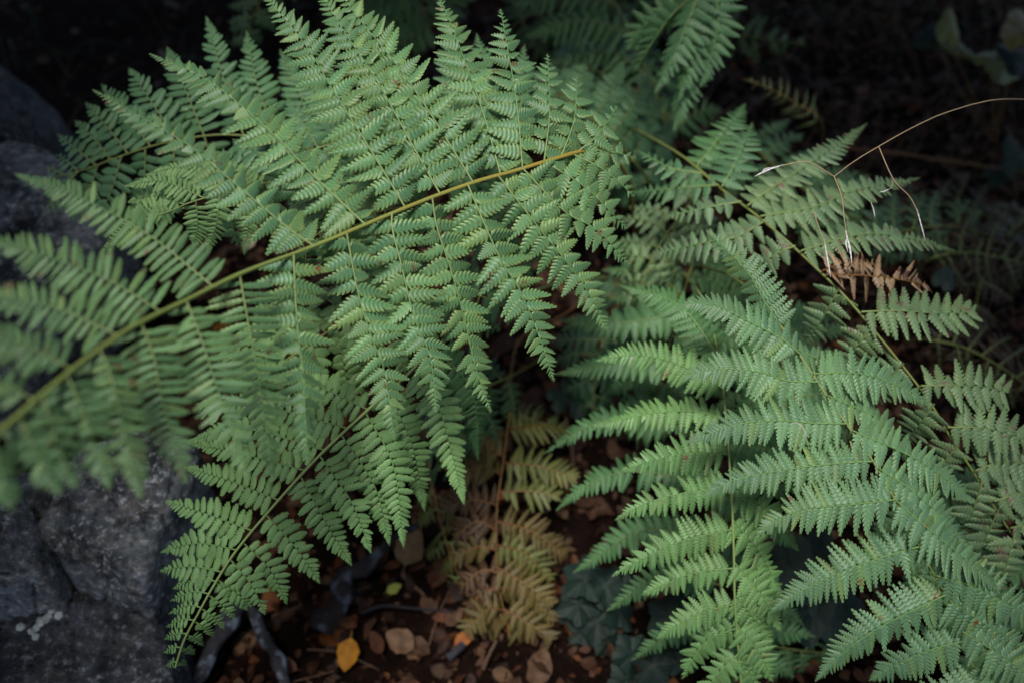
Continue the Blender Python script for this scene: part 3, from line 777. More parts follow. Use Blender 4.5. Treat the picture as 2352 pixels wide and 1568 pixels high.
frond('dark frond tip alone against the blackness under the top edge', RL, (1500, 60), auto(RL, 1, 8, .15, .95, (60, 60, 10), 25, hw=10, sp=10) + auto(RL, -1, 8, .15, .95, (66, 66, 10), 25, hw=10, sp=10),
      M_F, S_O, S_COSTA_O, style='oval', prof='blunt', rad=(0.002, 0.0008))
RM = [(1890, 290, 1.50), (1830, 240, 1.47), (1770, 205, 1.45), (1708, 182, 1.44)]
frond('thin yellowing brown frond tip standing alone above the grass stalk', RM, (1880, 420), auto(RM, 1, 10, .1, .95, (46, 40, 6), 30, hw=7, sp=8) + auto(RM, -1, 10, .1, .95, (46, 40, 6), 30, hw=7, sp=8),
      M_GO, S_BR, S_COSTA_O, style='narrow', rad=(0.002, 0.0007), group='withering fern fronds')
RN = [(1640, 560, 1.40), (1560, 610, 1.36), (1490, 640, 1.35), (1400, 690, 1.36)]
frond('brownish shaded frond low between the two big ferns', RN, (1640, 620), auto(RN, 1, 7, .1, .95, (80, 90, 20), 20, hw=18, sp=14, mat=M_GO) + auto(RN, -1, 7, .1, .95, (80, 90, 20), 20, hw=18, sp=14, mat=M_F),
      M_F, S_BR, S_COSTA_O, style='narrow', rad=(0.002, 0.0008), group='withering fern fronds')
RO = [(1000, 60, 1.70), (960, 0, 1.68), (900, -60, 1.66)]
frond('very dark frond at the top edge behind the big leaflets', RO, (1100, 120), auto(RO, 1, 5, .05, .95, (190, 170, 120), 20, hw=40, sp=20) + auto(RO, -1, 5, .05, .95, (190, 170, 120), 20, hw=40, sp=20),
      M_F, S_O, S_COSTA_O, style='oval', rad=(0.003, 0.001))
RQ = [(640, -120, 1.62), (610, -30, 1.60), (580, 40, 1.60), (560, 110, 1.62)]
frond('small dark frond dipping down from the top edge over brown litter', RQ, (720, -40), auto(RQ, 1, 6, .3, .95, (80, 70, 30), 25, hw=18, sp=15) + auto(RQ, -1, 6, .3, .95, (80, 70, 30), 25, hw=18, sp=15),
      M_I, S_O, S_COSTA_O, style='oval', rad=(0.002, 0.0008))
# under layers
def layer(label, R, root, n, length, fwd, mat, hw=42, sp=19, style='narrow', prof='sharp', smat=None, dd=.03, group='green fern fronds', t=(.08, .97), over=1.45, **kw):
    return frond(label, R, root, auto(R, 1, n, *t, length, fwd, dd=dd) + auto(R, -1, n, *t, length, fwd, dd=dd), mat, smat or S_O, S_COSTA_O, style=style, prof=prof, hw=hw, sp=sp, over=over,
                 rad=(0.0024, 0.0008), group=group, **kw)


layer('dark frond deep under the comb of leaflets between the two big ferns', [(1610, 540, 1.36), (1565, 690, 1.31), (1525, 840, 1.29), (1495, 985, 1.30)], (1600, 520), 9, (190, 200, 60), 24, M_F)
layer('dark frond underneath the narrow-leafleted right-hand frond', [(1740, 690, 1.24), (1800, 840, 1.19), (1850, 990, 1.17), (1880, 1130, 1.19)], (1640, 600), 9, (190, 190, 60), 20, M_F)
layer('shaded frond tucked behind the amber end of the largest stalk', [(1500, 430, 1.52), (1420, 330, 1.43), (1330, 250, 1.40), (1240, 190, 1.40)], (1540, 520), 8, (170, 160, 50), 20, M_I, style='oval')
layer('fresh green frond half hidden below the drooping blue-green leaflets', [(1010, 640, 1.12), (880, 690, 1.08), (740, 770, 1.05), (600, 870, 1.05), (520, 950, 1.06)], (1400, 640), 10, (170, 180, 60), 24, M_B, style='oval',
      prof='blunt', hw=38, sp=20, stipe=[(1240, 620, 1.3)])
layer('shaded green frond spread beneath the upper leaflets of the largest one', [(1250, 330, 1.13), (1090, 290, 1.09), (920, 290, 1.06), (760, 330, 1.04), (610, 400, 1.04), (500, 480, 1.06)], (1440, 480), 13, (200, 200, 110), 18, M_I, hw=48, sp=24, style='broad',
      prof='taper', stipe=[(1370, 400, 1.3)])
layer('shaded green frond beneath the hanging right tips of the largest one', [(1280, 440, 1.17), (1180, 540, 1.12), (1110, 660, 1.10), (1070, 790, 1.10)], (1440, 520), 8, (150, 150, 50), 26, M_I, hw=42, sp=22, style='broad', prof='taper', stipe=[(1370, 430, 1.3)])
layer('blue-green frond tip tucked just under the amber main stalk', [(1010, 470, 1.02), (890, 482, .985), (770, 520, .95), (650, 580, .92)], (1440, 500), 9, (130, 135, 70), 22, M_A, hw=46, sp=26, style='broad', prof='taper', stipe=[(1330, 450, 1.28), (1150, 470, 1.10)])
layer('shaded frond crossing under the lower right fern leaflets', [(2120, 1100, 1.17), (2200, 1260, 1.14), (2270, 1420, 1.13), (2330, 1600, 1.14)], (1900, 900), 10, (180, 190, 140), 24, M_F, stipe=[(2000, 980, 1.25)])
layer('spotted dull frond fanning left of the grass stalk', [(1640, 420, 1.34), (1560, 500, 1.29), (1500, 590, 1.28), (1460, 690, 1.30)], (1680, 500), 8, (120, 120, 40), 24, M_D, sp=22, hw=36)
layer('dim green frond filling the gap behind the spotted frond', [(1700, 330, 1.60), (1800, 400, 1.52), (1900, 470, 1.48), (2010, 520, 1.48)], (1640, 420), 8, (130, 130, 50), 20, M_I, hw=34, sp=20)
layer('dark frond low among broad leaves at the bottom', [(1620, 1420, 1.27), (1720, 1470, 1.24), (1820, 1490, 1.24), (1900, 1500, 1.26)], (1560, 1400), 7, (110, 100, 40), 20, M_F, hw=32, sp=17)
layer('olive frond tip reaching over litter between the stalks', [(1175, 950, 1.42), (1230, 965, 1.40), (1280, 985, 1.40), (1320, 1000, 1.41)], (1150, 960), 9, (44, 40, 8), 20, M_GY, hw=9, sp=9, group='withering fern fronds')

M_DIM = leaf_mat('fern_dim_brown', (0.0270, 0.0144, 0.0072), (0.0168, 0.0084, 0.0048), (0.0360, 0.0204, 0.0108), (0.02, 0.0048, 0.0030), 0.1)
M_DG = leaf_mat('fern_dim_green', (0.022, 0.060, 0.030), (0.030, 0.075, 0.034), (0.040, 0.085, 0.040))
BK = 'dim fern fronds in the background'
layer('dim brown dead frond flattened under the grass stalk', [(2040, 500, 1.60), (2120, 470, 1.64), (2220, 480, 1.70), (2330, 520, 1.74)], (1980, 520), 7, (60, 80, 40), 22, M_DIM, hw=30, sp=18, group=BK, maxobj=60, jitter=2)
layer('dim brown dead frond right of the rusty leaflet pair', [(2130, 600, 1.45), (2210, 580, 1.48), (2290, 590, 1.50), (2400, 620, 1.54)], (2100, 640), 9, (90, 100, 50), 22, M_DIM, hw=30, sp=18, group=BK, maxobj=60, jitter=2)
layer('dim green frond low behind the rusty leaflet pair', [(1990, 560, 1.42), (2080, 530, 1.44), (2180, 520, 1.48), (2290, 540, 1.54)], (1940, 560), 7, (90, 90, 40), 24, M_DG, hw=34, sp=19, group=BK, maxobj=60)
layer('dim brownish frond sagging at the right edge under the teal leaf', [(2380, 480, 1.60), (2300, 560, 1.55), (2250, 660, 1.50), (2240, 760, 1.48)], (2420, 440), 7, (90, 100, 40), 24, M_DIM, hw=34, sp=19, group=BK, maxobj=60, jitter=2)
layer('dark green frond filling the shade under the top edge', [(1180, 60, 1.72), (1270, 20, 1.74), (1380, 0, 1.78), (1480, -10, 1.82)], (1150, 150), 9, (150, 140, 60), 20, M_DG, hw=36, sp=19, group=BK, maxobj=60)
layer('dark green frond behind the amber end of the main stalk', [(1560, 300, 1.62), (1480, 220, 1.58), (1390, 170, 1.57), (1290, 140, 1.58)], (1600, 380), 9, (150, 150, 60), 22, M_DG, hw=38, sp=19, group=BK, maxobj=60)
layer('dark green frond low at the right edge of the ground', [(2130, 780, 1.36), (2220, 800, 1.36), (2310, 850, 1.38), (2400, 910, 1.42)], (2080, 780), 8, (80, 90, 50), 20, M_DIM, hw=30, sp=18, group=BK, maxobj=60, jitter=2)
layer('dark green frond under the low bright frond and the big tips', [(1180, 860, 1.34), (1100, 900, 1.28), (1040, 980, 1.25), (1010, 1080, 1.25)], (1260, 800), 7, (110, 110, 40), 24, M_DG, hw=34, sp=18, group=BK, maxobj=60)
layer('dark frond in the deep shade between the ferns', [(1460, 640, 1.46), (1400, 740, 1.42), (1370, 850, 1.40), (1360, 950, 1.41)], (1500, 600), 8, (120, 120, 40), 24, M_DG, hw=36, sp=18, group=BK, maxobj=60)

# ------------------------------------------------------------------ fallen leaves
L_MATS = [litter_mat('leaf_red_brown', (0.0497, 0.0199, 0.0099), (0.0232, 0.0086, 0.0047)), litter_mat('leaf_brown', (0.0530, 0.0279, 0.0159), (0.0265, 0.0126, 0.0073)),
          litter_mat('leaf_dark', (0.0199, 0.0086, 0.0053), (0.0080, 0.0040, 0.0026)), litter_mat('leaf_tan', (0.0895, 0.0517, 0.0298), (0.0497, 0.0265, 0.0146)),
          litter_mat('leaf_rust', (0.0762, 0.0265, 0.0080), (0.0365, 0.0119, 0.0047))]
L_YEL = litter_mat('leaf_amber', (0.1683, 0.0765, 0.0061), (0.1173, 0.0459, 0.0051))
L_TAN = litter_mat('leaf_pale_tan', (0.1690, 0.1170, 0.0650), (0.1300, 0.0845, 0.0455))
L_LIME = litter_mat('leaf_lime', (0.230, 0.230, 0.050), (0.160, 0.190, 0.040))
L_ORG = litter_mat('leaf_orange', (0.1800, 0.0600, 0.0120), (0.1080, 0.0330, 0.0090))
L_CREAM = litter_mat('leaf_cream', (0.380, 0.320, 0.240), (0.280, 0.220, 0.150))


def dead_leaf_arrays(r, n=9, width=0.62, curl=0.35):
    """ovate leaf lying along +X, length 1, cupped and twisted, with a short stalk"""
    s = np.linspace(0, 1, n)
    w = width * 0.5 * np.sin(np.pi * np.clip(s, 0.0, 1) ** 0.8) ** 0.75 + 0.004
    fr = np.array([-1, -.5, 0, .5, 1])
    cu, tw, bd = curl * r.uniform(-0.5, 1.2), r.normal() * 0.25, r.normal() * 0.18
    V = np.zeros((n, 5, 3))
    for c, f in enumerate(fr):
        V[:, c, 0] = s
        V[:, c, 1] = f * w * (1 + (0.10 * r.normal(size=n) if abs(f) == 1 else 0)) + 0.08 * np.sin(s * 3) * tw
        V[:, c, 2] = cu * (f * w) ** 2 * 3.5 + tw * f * w * (s - .5) * 1.6 + bd * (s - .5) ** 2 * 1.5 + 0.015 * r.normal(size=n) - 0.02 * (f == 0)
    i = np.arange(n - 1)[:, None] * 5; j = np.arange(4)[None, :]
    F = np.stack([i + j, i + 5 + j, i + 6 + j, i + 1 + j], -1).reshape(-1, 4)
    V = V.reshape(-1, 3)
    st = np.array([[-.22, -.008, .01], [-.22, .008, .01], [.02, .012, 0.0], [.02, -.012, 0.0]])
    F = np.vstack([F, [[len(V), len(V) + 3, len(V) + 2, len(V) + 1]]])
    return np.vstack([V, st]) - np.array([.5, 0, 0]), F


LV = [dead_leaf_arrays(np.random.default_rng(40 + i), width=[.62, .72, .5, .66][i % 4]) for i in range(10)]
LMESH = {}


def leaf_mesh(v, mat):
    if (v, mat.name) not in LMESH:
        LMESH[(v, mat.name)] = mesh_of('fallen_leaf', *LV[v], mat)
    return LMESH[(v, mat.name)]


def rot_leaf(r, tilt):
    q = Matrix.Rotation(r.uniform(0, 6.283), 3, 'Z') @ Matrix.Rotation(r.normal() * tilt, 3, 'X') @ Matrix.Rotation(r.normal() * tilt, 3, 'Y')
    return q


bpy.context.view_layer.update()
DG = bpy.context.evaluated_depsgraph_get()


def in_view(p):
    x, y, d = to_px(p)
    if not (0 < x < VW and 0 < y < VH) or d < .1:
        return False
    v = Vector(p) - Vector(CAMP)
    hit, loc, *_ = scene.ray_cast(DG, Vector(CAMP), v.normalized(), distance=v.length - 0.05)
    return not hit


def scatter_litter():
    r = np.random.default_rng(5)
    cand = []
    for i in range(12500):
        x, y = r.uniform(-1.5, 1.6), r.uniform(0.30, 3.0)
        size = float(np.clip(r.normal(0.022, 0.010), 0.010, 0.060))
        if (x < -0.50 and y > 1.25 and r.random() < .93) or (y > 1.75 and 0.25 < x < 0.95 and r.random() < .6):
            continue
        z = ground_h(x, y) + 0.004 + abs(r.normal()) * 0.013
        mi = int(r.choice(5, p=[.30, .27, .28, .07, .08]))
        cand.append((np.array([x, y, z]), size, int(r.integers(10)), mi, rot_leaf(r, 0.30)))
    singles = set()
    for i in sorted(range(len(cand)), key=lambda i: -cand[i][1] / max(.1, to_px(cand[i][0])[2])):
        x_, y_, d_ = to_px(cand[i][0])
        if 0 < x_ < VW and 0 < y_ < VH and in_view(cand[i][0]):
            singles.add(i)
            if len(singles) == 300: break
    rest = {}
    words = ['red-brown', 'dull brown', 'blackish', 'light tan', 'rusty orange-brown']
    marks = [((798, 1502), 'beside the amber yellow leaf'), ((944, 1250), 'near the pale tan oval leaf'), ((600, 1470), 'beside the lichened branches'), ((1160, 1470), 'under the tip of the withering frond'),
             ((950, 1400), 'along the thin black bent twig'), ((1400, 1380), 'among the dark teal broad leaves'), ((2150, 480), 'under the grass stalk'), ((2270, 110), 'below the yellowing sapling'), ((2150, 360), 'beside the olive stem'),
             ((2250, 780), 'on the open ground beyond the spotted frond'), ((1250, 930), 'in the dark gap between the big ferns'), ((430, 80), 'behind the dark frond tips near the black hollow'),
             ((1950, 120), 'on the dark ground below the top edge'), ((1900, 1400), 'in the gap under the right-hand frond'), ((480, 850), 'glimpsed through the drooping leaflets'), ((1960, 260), 'beyond the yellowing brown frond tip'),
             ((1100, 1540), 'on the bottom edge under the withering frond'), ((800, 1400), 'beside the dark knobbly branch'), ((2330, 950), 'at the right edge past the spotted frond')]
    for i, (p, sz, v, mi, q) in enumerate(cand):
        if i in singles:
            o = obj('fallen_leaf', leaf_mesh(v, L_MATS[mi]))
            o.matrix_world = Matrix.Translation(Vector(p)) @ q.to_4x4() @ Matrix.Scale(sz, 4)
            x_, y_, d_ = to_px(p)
            where = min(marks, key=lambda m_: math.dist(m_[0], (x_, y_)))[1]
            tag(o, ('large ' if sz > .044 else 'small ' if sz < .03 else '') + words[mi] + ' dead leaf ' + where, 'leaf', 'dead leaves in the litter')
        else:
            rest.setdefault(mi, []).append((p, sz, v, np.array(q)))
    Vs, Fs, ms, nv = [], [], [], 0
    for mi, rw in rest.items():
        for p, sz, v, q in rw:
            V, F = LV[v]
            Vs.append((V * sz) @ q.T + p); Fs.append(F + nv); nv += len(V); ms += [mi] * len(F)
    me = mesh_of('leaf_litter', np.vstack(Vs), np.vstack(Fs), L_MATS[0])
    for m_ in L_MATS[1:]:
        me.materials.append(m_)
    me.polygons.foreach_set('material_index', np.array(ms, np.int32))
    tag(obj('leaf_litter', me), 'brown leaf litter covering the dark forest floor', 'leaf litter', kind='stuff')


scatter_litter()


def crumbs():
    r = np.random.default_rng(77)
    n = 26000
    x, y = r.uniform(-1.3, 1.5, n), r.uniform(.3, 2.6, n)
    keep = ~((x < -.5) & (y > 1.25) & (r.random(n) < .9))
    x, y = x[keep], y[keep]; n = len(x)
    z = np.array([ground_h(a1, b1) for a1, b1 in zip(x, y)]) + r.uniform(.002, .016, n)
    p = np.stack([x, y, z], 1)
    nn = unit(r.normal(size=(n, 3)) * .55 + ZUP); A = unit(np.cross(nn, r.normal(size=(n, 3)))); B = np.cross(nn, A)
    L = r.uniform(.003, .011, (n, 1)); W = L * r.uniform(.25, .9, (n, 1))
    V = np.stack([p - A * L - B * W * .4, p + A * L * .2 - B * W, p + A * L, p - A * L * .1 + B * W + nn * L * .3], 1).reshape(-1, 3)
    me = mesh_of('litter_crumbs', V, np.arange(4 * n).reshape(-1, 4), L_MATS[0], smooth=False)
    for m_ in L_MATS[1:]: me.materials.append(m_)
    me.polygons.foreach_set('material_index', r.choice(5, n, p=[.32, .25, .25, .08, .10]).astype(np.int32))
    tag(obj('litter_crumbs', me), 'crumbled leaf fragments strewn over the dark soil', 'leaf litter', kind='stuff')


crumbs()


def special_leaf(px, py, length, rotz, mat, v, label, h=0.02, tilt=(0, 0), name='fallen_leaf'):
    p = G(px, py, h)
    o = obj(name, leaf_mesh(v, mat))
    # upright in the picture = away from the camera on the ground
    o.matrix_world = Matrix.Translation(Vector(p)) @ (Matrix.Rotation(math.radians(tilt[0]), 4, 'X') @ Matrix.Rotation(math.radians(tilt[1]), 4, 'Y') @ Matrix.Rotation(math.radians(rotz), 4, 'Z')) @ Matrix.Scale(length, 4)
    return tag(o, label, 'leaf', 'bright fallen leaves')


special_leaf(798, 1502, 0.042, -98, L_YEL, 3, 'amber yellow pointed leaf lying alone at the bottom of the leaf litter', .03, (20, 0))
special_leaf(944, 1250, 0.058, 75, L_TAN, 1, 'pale tan oval leaf lying beside the small rust frond', .04, (22, 0))
special_leaf(905, 1350, 0.022, 30, L_LIME, 0, 'small lime yellow leaf on the brown litter', .03, (15, 0))
special_leaf(1066, 1465, 0.030, 40, L_ORG, 4, 'small orange leaf on litter below the withering frond', .03, (15, 0))
special_leaf(918, 1470, 0.042, 150, L_MATS[3], 5, 'big smooth tan-brown leaf right of the amber leaf', .035, (18, 0))
special_leaf(575, 555, 0.034, 60, L_CREAM, 2, 'cream leaf showing through under the main stalk', .10, (20, 0))
special_leaf(508, 750, 0.030, 20, L_YEL, 6, 'tiny bright orange leaf glimpsed between the drooping leaflets', .10, (20, 0))
special_leaf(1240, 1530, 0.050, 70, L_MATS[3], 7, 'upright brown leaf under the tip of the withering frond', .03, (25, 10))
special_leaf(1975, 1425, 0.034, 70, L_ORG, 8, 'orange-brown leaf behind the bluish leaves low on the right', .04, (25, 0))
special_leaf(1150, 1135, 0.020, 40, L_ORG, 0, 'little orange scrap caught on the withering stalk', .10, (30, 0))

# ------------------------------------------------------------------ sticks
B_LICH = bark_mat('bark_lichen', (0.010, 0.010, 0.012), (0.040, 0.040, 0.048), (0.11, 0.13, 0.17), 38.0, 0.55)
B_DARK = bark_mat('bark_dark', (0.006, 0.006, 0.007), (0.024, 0.022, 0.026), (0.055, 0.065, 0.085), 34.0, 0.60)
B_TWIG = bark_mat('bark_twig', (0.060, 0.035, 0.022), (0.120, 0.075, 0.048), (0.18, 0.14, 0.11), 60.0, 0.66)


def stick(name, label, pts, r0, r1, mat, group, sides=14, wob=0.16, knots=True):
    c = spline([G(x, y, h) for x, y, h in pts], 50)
    rr = np.linspace(r0, r1, 50)
    if knots and r0 > .004:
        c = c + np.array([[mnoise.noise((q[0] * 22, q[1] * 22, k)) for k in (1.0, 5.0, 9.0)] for q in c]) * r0 * .8
        rr = rr * (1 + .5 * np.clip(np.array([mnoise.noise((q[0] * 34, q[1] * 34, 3.0)) for q in c]), -.3, 1))
    V, F, al = tube_arrays(c, rr, sides)
    ctr = np.repeat(c, sides, 0); d = V - ctr
    f = np.array([1 + wob * 2.2 * mnoise.noise(Vector(v) * 45) + (wob * 2 * max(0, mnoise.noise(Vector(v) * 14)) if knots else 0) for v in V])
    V = ctr + d * f[:, None]
    b = c[0]
    n = len(V)
    V = np.vstack([V, c[:1], c[-1:]])
    Ft = [list(map(int, q)) for q in F] + [[n, (j + 1) % sides, j] for j in range(sides)] + [[n + 1, n - sides + j, n - sides + (j + 1) % sides] for j in range(sides)]
    return tag(obj(name, mesh_of(name, V - b, Ft, mat, {'along': np.r_[al, 0, 1]}), None, tuple(b)), label, 'stick', group)


stick('fallen_branch', 'pale lichened branch running down from the low frond tip to the edge', [(574, 1385, .05), (600, 1450, .05), (628, 1510, .05), (668, 1600, .05)], .0065, .0080, B_LICH, 'sticks on the forest floor')
stick('fallen_branch', 'thick flaky grey branch slanting beside the dark stone', [(556, 1370, .05), (520, 1440, .05), (480, 1505, .05), (425, 1600, .05)], .009, .0105, B_LICH, 'sticks on the forest floor', wob=.2)
stick('fallen_branch', 'dark knobbly root-like branch rising to the pale tan leaf', [(735, 1450, .02), (780, 1370, .03), (800, 1310, .04), (870, 1270, .05), (965, 1205, .05)], .016, .003, B_DARK, 'sticks on the forest floor', wob=.25)
stick('twig', 'thin black bent twig across the brown litter', [(830, 1406, .03), (880, 1390, .035), (950, 1396, .035), (1060, 1405, .03)], .0022, .0016, B_DARK, 'sticks on the forest floor')
stick('twig', 'short pale-tipped twig above the lime yellow leaf', [(925, 1318, .03), (945, 1340, .03), (975, 1365, .025)], .003, .0015, B_TWIG, 'sticks on the forest floor')
stick('twig', 'blue-grey bark chip lying near the withering frond', [(1030, 1508, .03), (1045, 1496, .034), (1065, 1480, .03)], .006, .004, B_LICH, 'sticks on the forest floor')
stick('twig', 'thin twig leaning below the withering frond', [(1110, 1535, .02), (1122, 1505, .04), (1140, 1470, .06)], .0022, .0015, B_TWIG, 'sticks on the forest floor')
stick('twig', 'dead straw-coloured stem lying in the dark top of the scene', [(1590, 325, .06), (1640, 275, .06), (1690, 240, .06)], .003, .002, B_TWIG, 'sticks on the forest floor')
stick('twig', 'pale leaning stem behind the dark frond tips', [(372, 120, .05), (390, 170, .10), (430, 250, .12), (445, 270, .10)], .006, .003, B_TWIG, 'sticks on the forest floor')
stick('twig', 'upright dead stem standing in the dark gap between the ferns', [(1318, 1080, .0), (1312, 1020, .06), (1300, 960, .12)], .003, .002, B_TWIG, 'sticks on the forest floor')

# thin random twigs in the litter
rtw = np.random.default_rng(12)
Vs, Fs, nv = [], [], 0
for i in range(420):
    x, y = rtw.uniform(-1.4, 1.6), rtw.uniform(0.3, 3.0)
    a_ = rtw.uniform(0, 6.28); L = rtw.uniform(.03, .14)
    z = ground_h(x, y) + rtw.uniform(.006, .03)
    c = np.array([[x, y, z], [x + math.cos(a_) * L * .5 + rtw.normal() * .006, y + math.sin(a_) * L * .5 + rtw.normal() * .006, z + rtw.uniform(-.005, .015)], [x + math.cos(a_) * L, y + math.sin(a_) * L, z]])
    V, F, _ = tube_arrays(spline(c, 6), np.linspace(.0014, .0006, 6), 4)
    Vs.append(V); Fs.append(F + nv); nv += len(V)
tag(obj('twig_litter', mesh_of('twig_litter', np.vstack(Vs), np.vstack(Fs), B_TWIG)), 'fine dry twiglets strewn through the leaf litter', 'twigs', kind='stuff')

# ------------------------------------------------------------------ lichen on the lower stone
from mathutils.bvhtree import BVHTree


rl = np.random.default_rng(3)
Vs, Fs, nv = [], [], 0
bv_pts = [(48, 1438, 10), (76, 1450, 12), (86, 1440, 11), (94, 1428, 12), (104, 1422, 10), (112, 1414, 9), (136, 1412, 11), (118, 1402, 8), (82, 1462, 9)]
bpy.context.view_layer.update()
trees_ = [(o_, BVHTree.FromPolygons([o_.matrix_world @ v.co for v in o_.data.vertices], [p.vertices[:] for p in o_.data.polygons])) for o_ in (lower_rock, block_rock)]
crust = {}
for x, y, rad_ in bv_pts:
    d = (Vector(P(x, y, 1.0)) - Vector(CAMP)).normalized()
    hits = [(h_[3], h_[0], h_[1], o_) for o_, t_ in trees_ for h_ in [t_.ray_cast(Vector(CAMP), d)] if h_[0] is not None]
    if not hits: continue
    dep, loc, nor, o_ = min(hits, key=lambda h_: h_[0])
    V, F = ICO2
    W = np.array([v * (1 + .45 * mnoise.noise(Vector(v) * 2.5 + Vector((x, y, 0)))) for v in V]) * (rad_ * .8 * dep / FPX)
    nn = np.array(nor); W = W - 0.5 * np.outer(W @ nn, nn) + np.array(loc) + nn * .001 - np.array(o_.location)
    c_ = crust.setdefault(o_.name, (o_, [], [], [0]))
    c_[1].append(W); c_[2].append(F + c_[3][0]); c_[3][0] += len(W)
for o_, Vs, Fs, _n in crust.values():
    lo = obj('lichen_crust', mesh_of('lichen_crust', np.vstack(Vs), np.vstack(Fs), LICHEN), o_)
    lo['kind'] = 'stuff'

# ------------------------------------------------------------------ broad-leaved plants
M_HERB = leaf_mat('herb_shade_teal', (0.0022, 0.0091, 0.0065), (0.0030, 0.0112, 0.0078), (0.0035, 0.0121, 0.0086), trans=0.10, rough=0.6, spec=0.2)  # shade of the fronds overhead is put into this darkened leaf colour
M_HERB2 = leaf_mat('herb_shade_blue_green', (0.0053, 0.0148, 0.0130), (0.0071, 0.0183, 0.0154), (0.0077, 0.0189, 0.0163), trans=0.10, rough=0.6, spec=0.2)  # blue-green likewise darkened in the colour in place of shade
M_LIGHT = leaf_mat('sapling_yellow_green', (0.0788, 0.1013, 0.0300), (0.1125, 0.1162, 0.0338), (0.1050, 0.1125, 0.0338), (0.16, 0.09, 0.03), 0.08)
M_GOLD = leaf_mat('sapling_gold', (0.1470, 0.1120, 0.0210), (0.1120, 0.0910, 0.0245), (0.1400, 0.1120, 0.0280))


def broad_leaf_arrays(r, lobes=5, serr=0.05, k=64, elong=1.0):
    th = np.linspace(-np.pi, np.pi, k, endpoint=False)
    rad_ = 0.5 * (1 + 0.16 * np.cos(th * lobes) + serr * np.abs(np.sin(th * lobes * 2.5)) - 0.30 * np.exp(-(np.abs(th) - np.pi) ** 2 / 0.05)) * (1 + 0.04 * r.normal(size=k))
    rings = [0.0, .2, .4, .6, .8, 1.0]
    V = [[0, 0, 0]]
    for q in rings[1:]:
        for t_, ra in zip(th, rad_):
            x, y = ra * q * math.cos(t_) * elong, ra * q * math.sin(t_)
            z = 0.05 * q * math.cos(t_ * lobes) - 0.12 * (q * ra * 2) ** 2 + 0.10 * abs(y) + 0.018 * math.cos(t_ * lobes * 3) * q + 0.012 * math.cos(q * 16 + 3 * math.cos(t_ * lobes))
            V.append([x, y, z])
    F = [[0, 1 + j, 1 + (j + 1) % k] for j in range(k)]
    for g in range(4):
        b0, b1 = 1 + g * k, 1 + (g + 1) * k
        F += [[b0 + j, b1 + j, b1 + (j + 1) % k, b0 + (j + 1) % k] for j in range(k)]
    rim = [0.0] + sum([[q] * k for q in rings[1:]], [])
    return np.array(V), F, rim


def herb(name, label, cat, root, leaves, group, smat):
    """leaves: (x, y, depth, length m, roll deg, material, lobes, elong)"""
    rp = G(*root); rp[2] = ground_h(rp[0], rp[1])
    t = thing(name, tuple(rp), label, cat, group)
    for i, (x, y, d, L, rot, mat, lob, el) in enumerate(leaves):
        r = np.random.default_rng(int(x * 3 + y))
        V, F, rim = broad_leaf_arrays(r, lob, .05, 56, el)
        p = P(x, y, d)
        q = Matrix.Rotation(r.normal() * .25 + 0.35, 3, 'X') @ Matrix.Rotation(r.normal() * .3, 3, 'Y') @ Matrix.Rotation(math.radians(rot), 3, 'Z')
        W = (V * L) @ np.array(q).T
        obj('leaf', mesh_of('leaf', W, F, mat, {'rim': rim}), t, tuple(p - rp))
        base = W[1 + 3 * 56]  # near the leaf base
        c = spline([p - rp + base * .9, (p - rp) * 0.6 + np.array([0, 0, -.01]), np.zeros(3)], 14)
        V2, F2, al = tube_arrays(c, np.linspace(.0010, .0014, 14), 5)
        obj('leaf_stalk', mesh_of('leaf_stalk', V2, F2, smat, {'along': al}), t)
    return t


herb('woodland_herb', 'dark teal lobed broad-leaved plant beside the withering frond', 'plant', (1400, 1440),
     [(1345, 1325, 1.26, .052, 150, M_HERB, 5, 1), (1390, 1345, 1.25, .048, 60, M_HERB, 5, 1), (1330, 1385, 1.27, .050, 200, M_HERB, 5, 1), (1370, 1425, 1.27, .048, 260, M_HERB, 5, 1.1), (1420, 1400, 1.27, .05, 20, M_HERB, 5, 1),
      (1300, 1405, 1.29, .028, 170, M_HERB, 5, 1), (1395, 1470, 1.27, .040, 300, M_HERB, 5, 1), (1335, 1450, 1.28, .034, 220, M_HERB, 5, 1), (1430, 1345, 1.27, .036, 10, M_HERB, 5, 1)], 'broad-leaved plants', S_BR)
herb('woodland_herb', 'dark teal broad-leaved plant at the bottom edge under the fern tips', 'plant', (1480, 1540),
     [(1450, 1500, 1.24, .046, 120, M_HERB, 5, 1), (1500, 1530, 1.23, .046, 300, M_HERB, 5, 1), (1560, 1500, 1.24, .046, 30, M_HERB, 5, 1), (1440, 1560, 1.24, .046, 200, M_HERB, 5, 1), (1540, 1420, 1.25, .055, 70, M_HERB, 5, 1)],
     'broad-leaved plants', S_BR)
herb('woodland_herb', 'bluish green narrow-leaved plant in the gap under the right-hand frond', 'plant', (1880, 1380),
     [(1830, 1320, 1.23, .052, 80, M_HERB2, 3, 1.6), (1870, 1400, 1.24, .046, 250, M_HERB2, 3, 1.7), (1900, 1395, 1.24, .046, 280, M_HERB2, 3, 1.7), (1950, 1400, 1.25, .055, 320, M_HERB2, 3, 1.5), (1885, 1255, 1.26, .045, 60, M_HERB, 3, 1.3),
      (1810, 1290, 1.24, .04, 110, M_HERB2, 3, 1.4)], 'broad-leaved plants', S_BR)
herb('woodland_herb', 'small round dark leaves in the gap below the big frond tip', 'plant', (1300, 930),
     [(1285, 915, 1.42, .035, 30, M_HERB2, 3, 1), (1335, 925, 1.43, .04, 120, M_HERB2, 3, 1), (1310, 890, 1.44, .03, 250, M_HERB, 3, 1)], 'broad-leaved plants', S_BR)
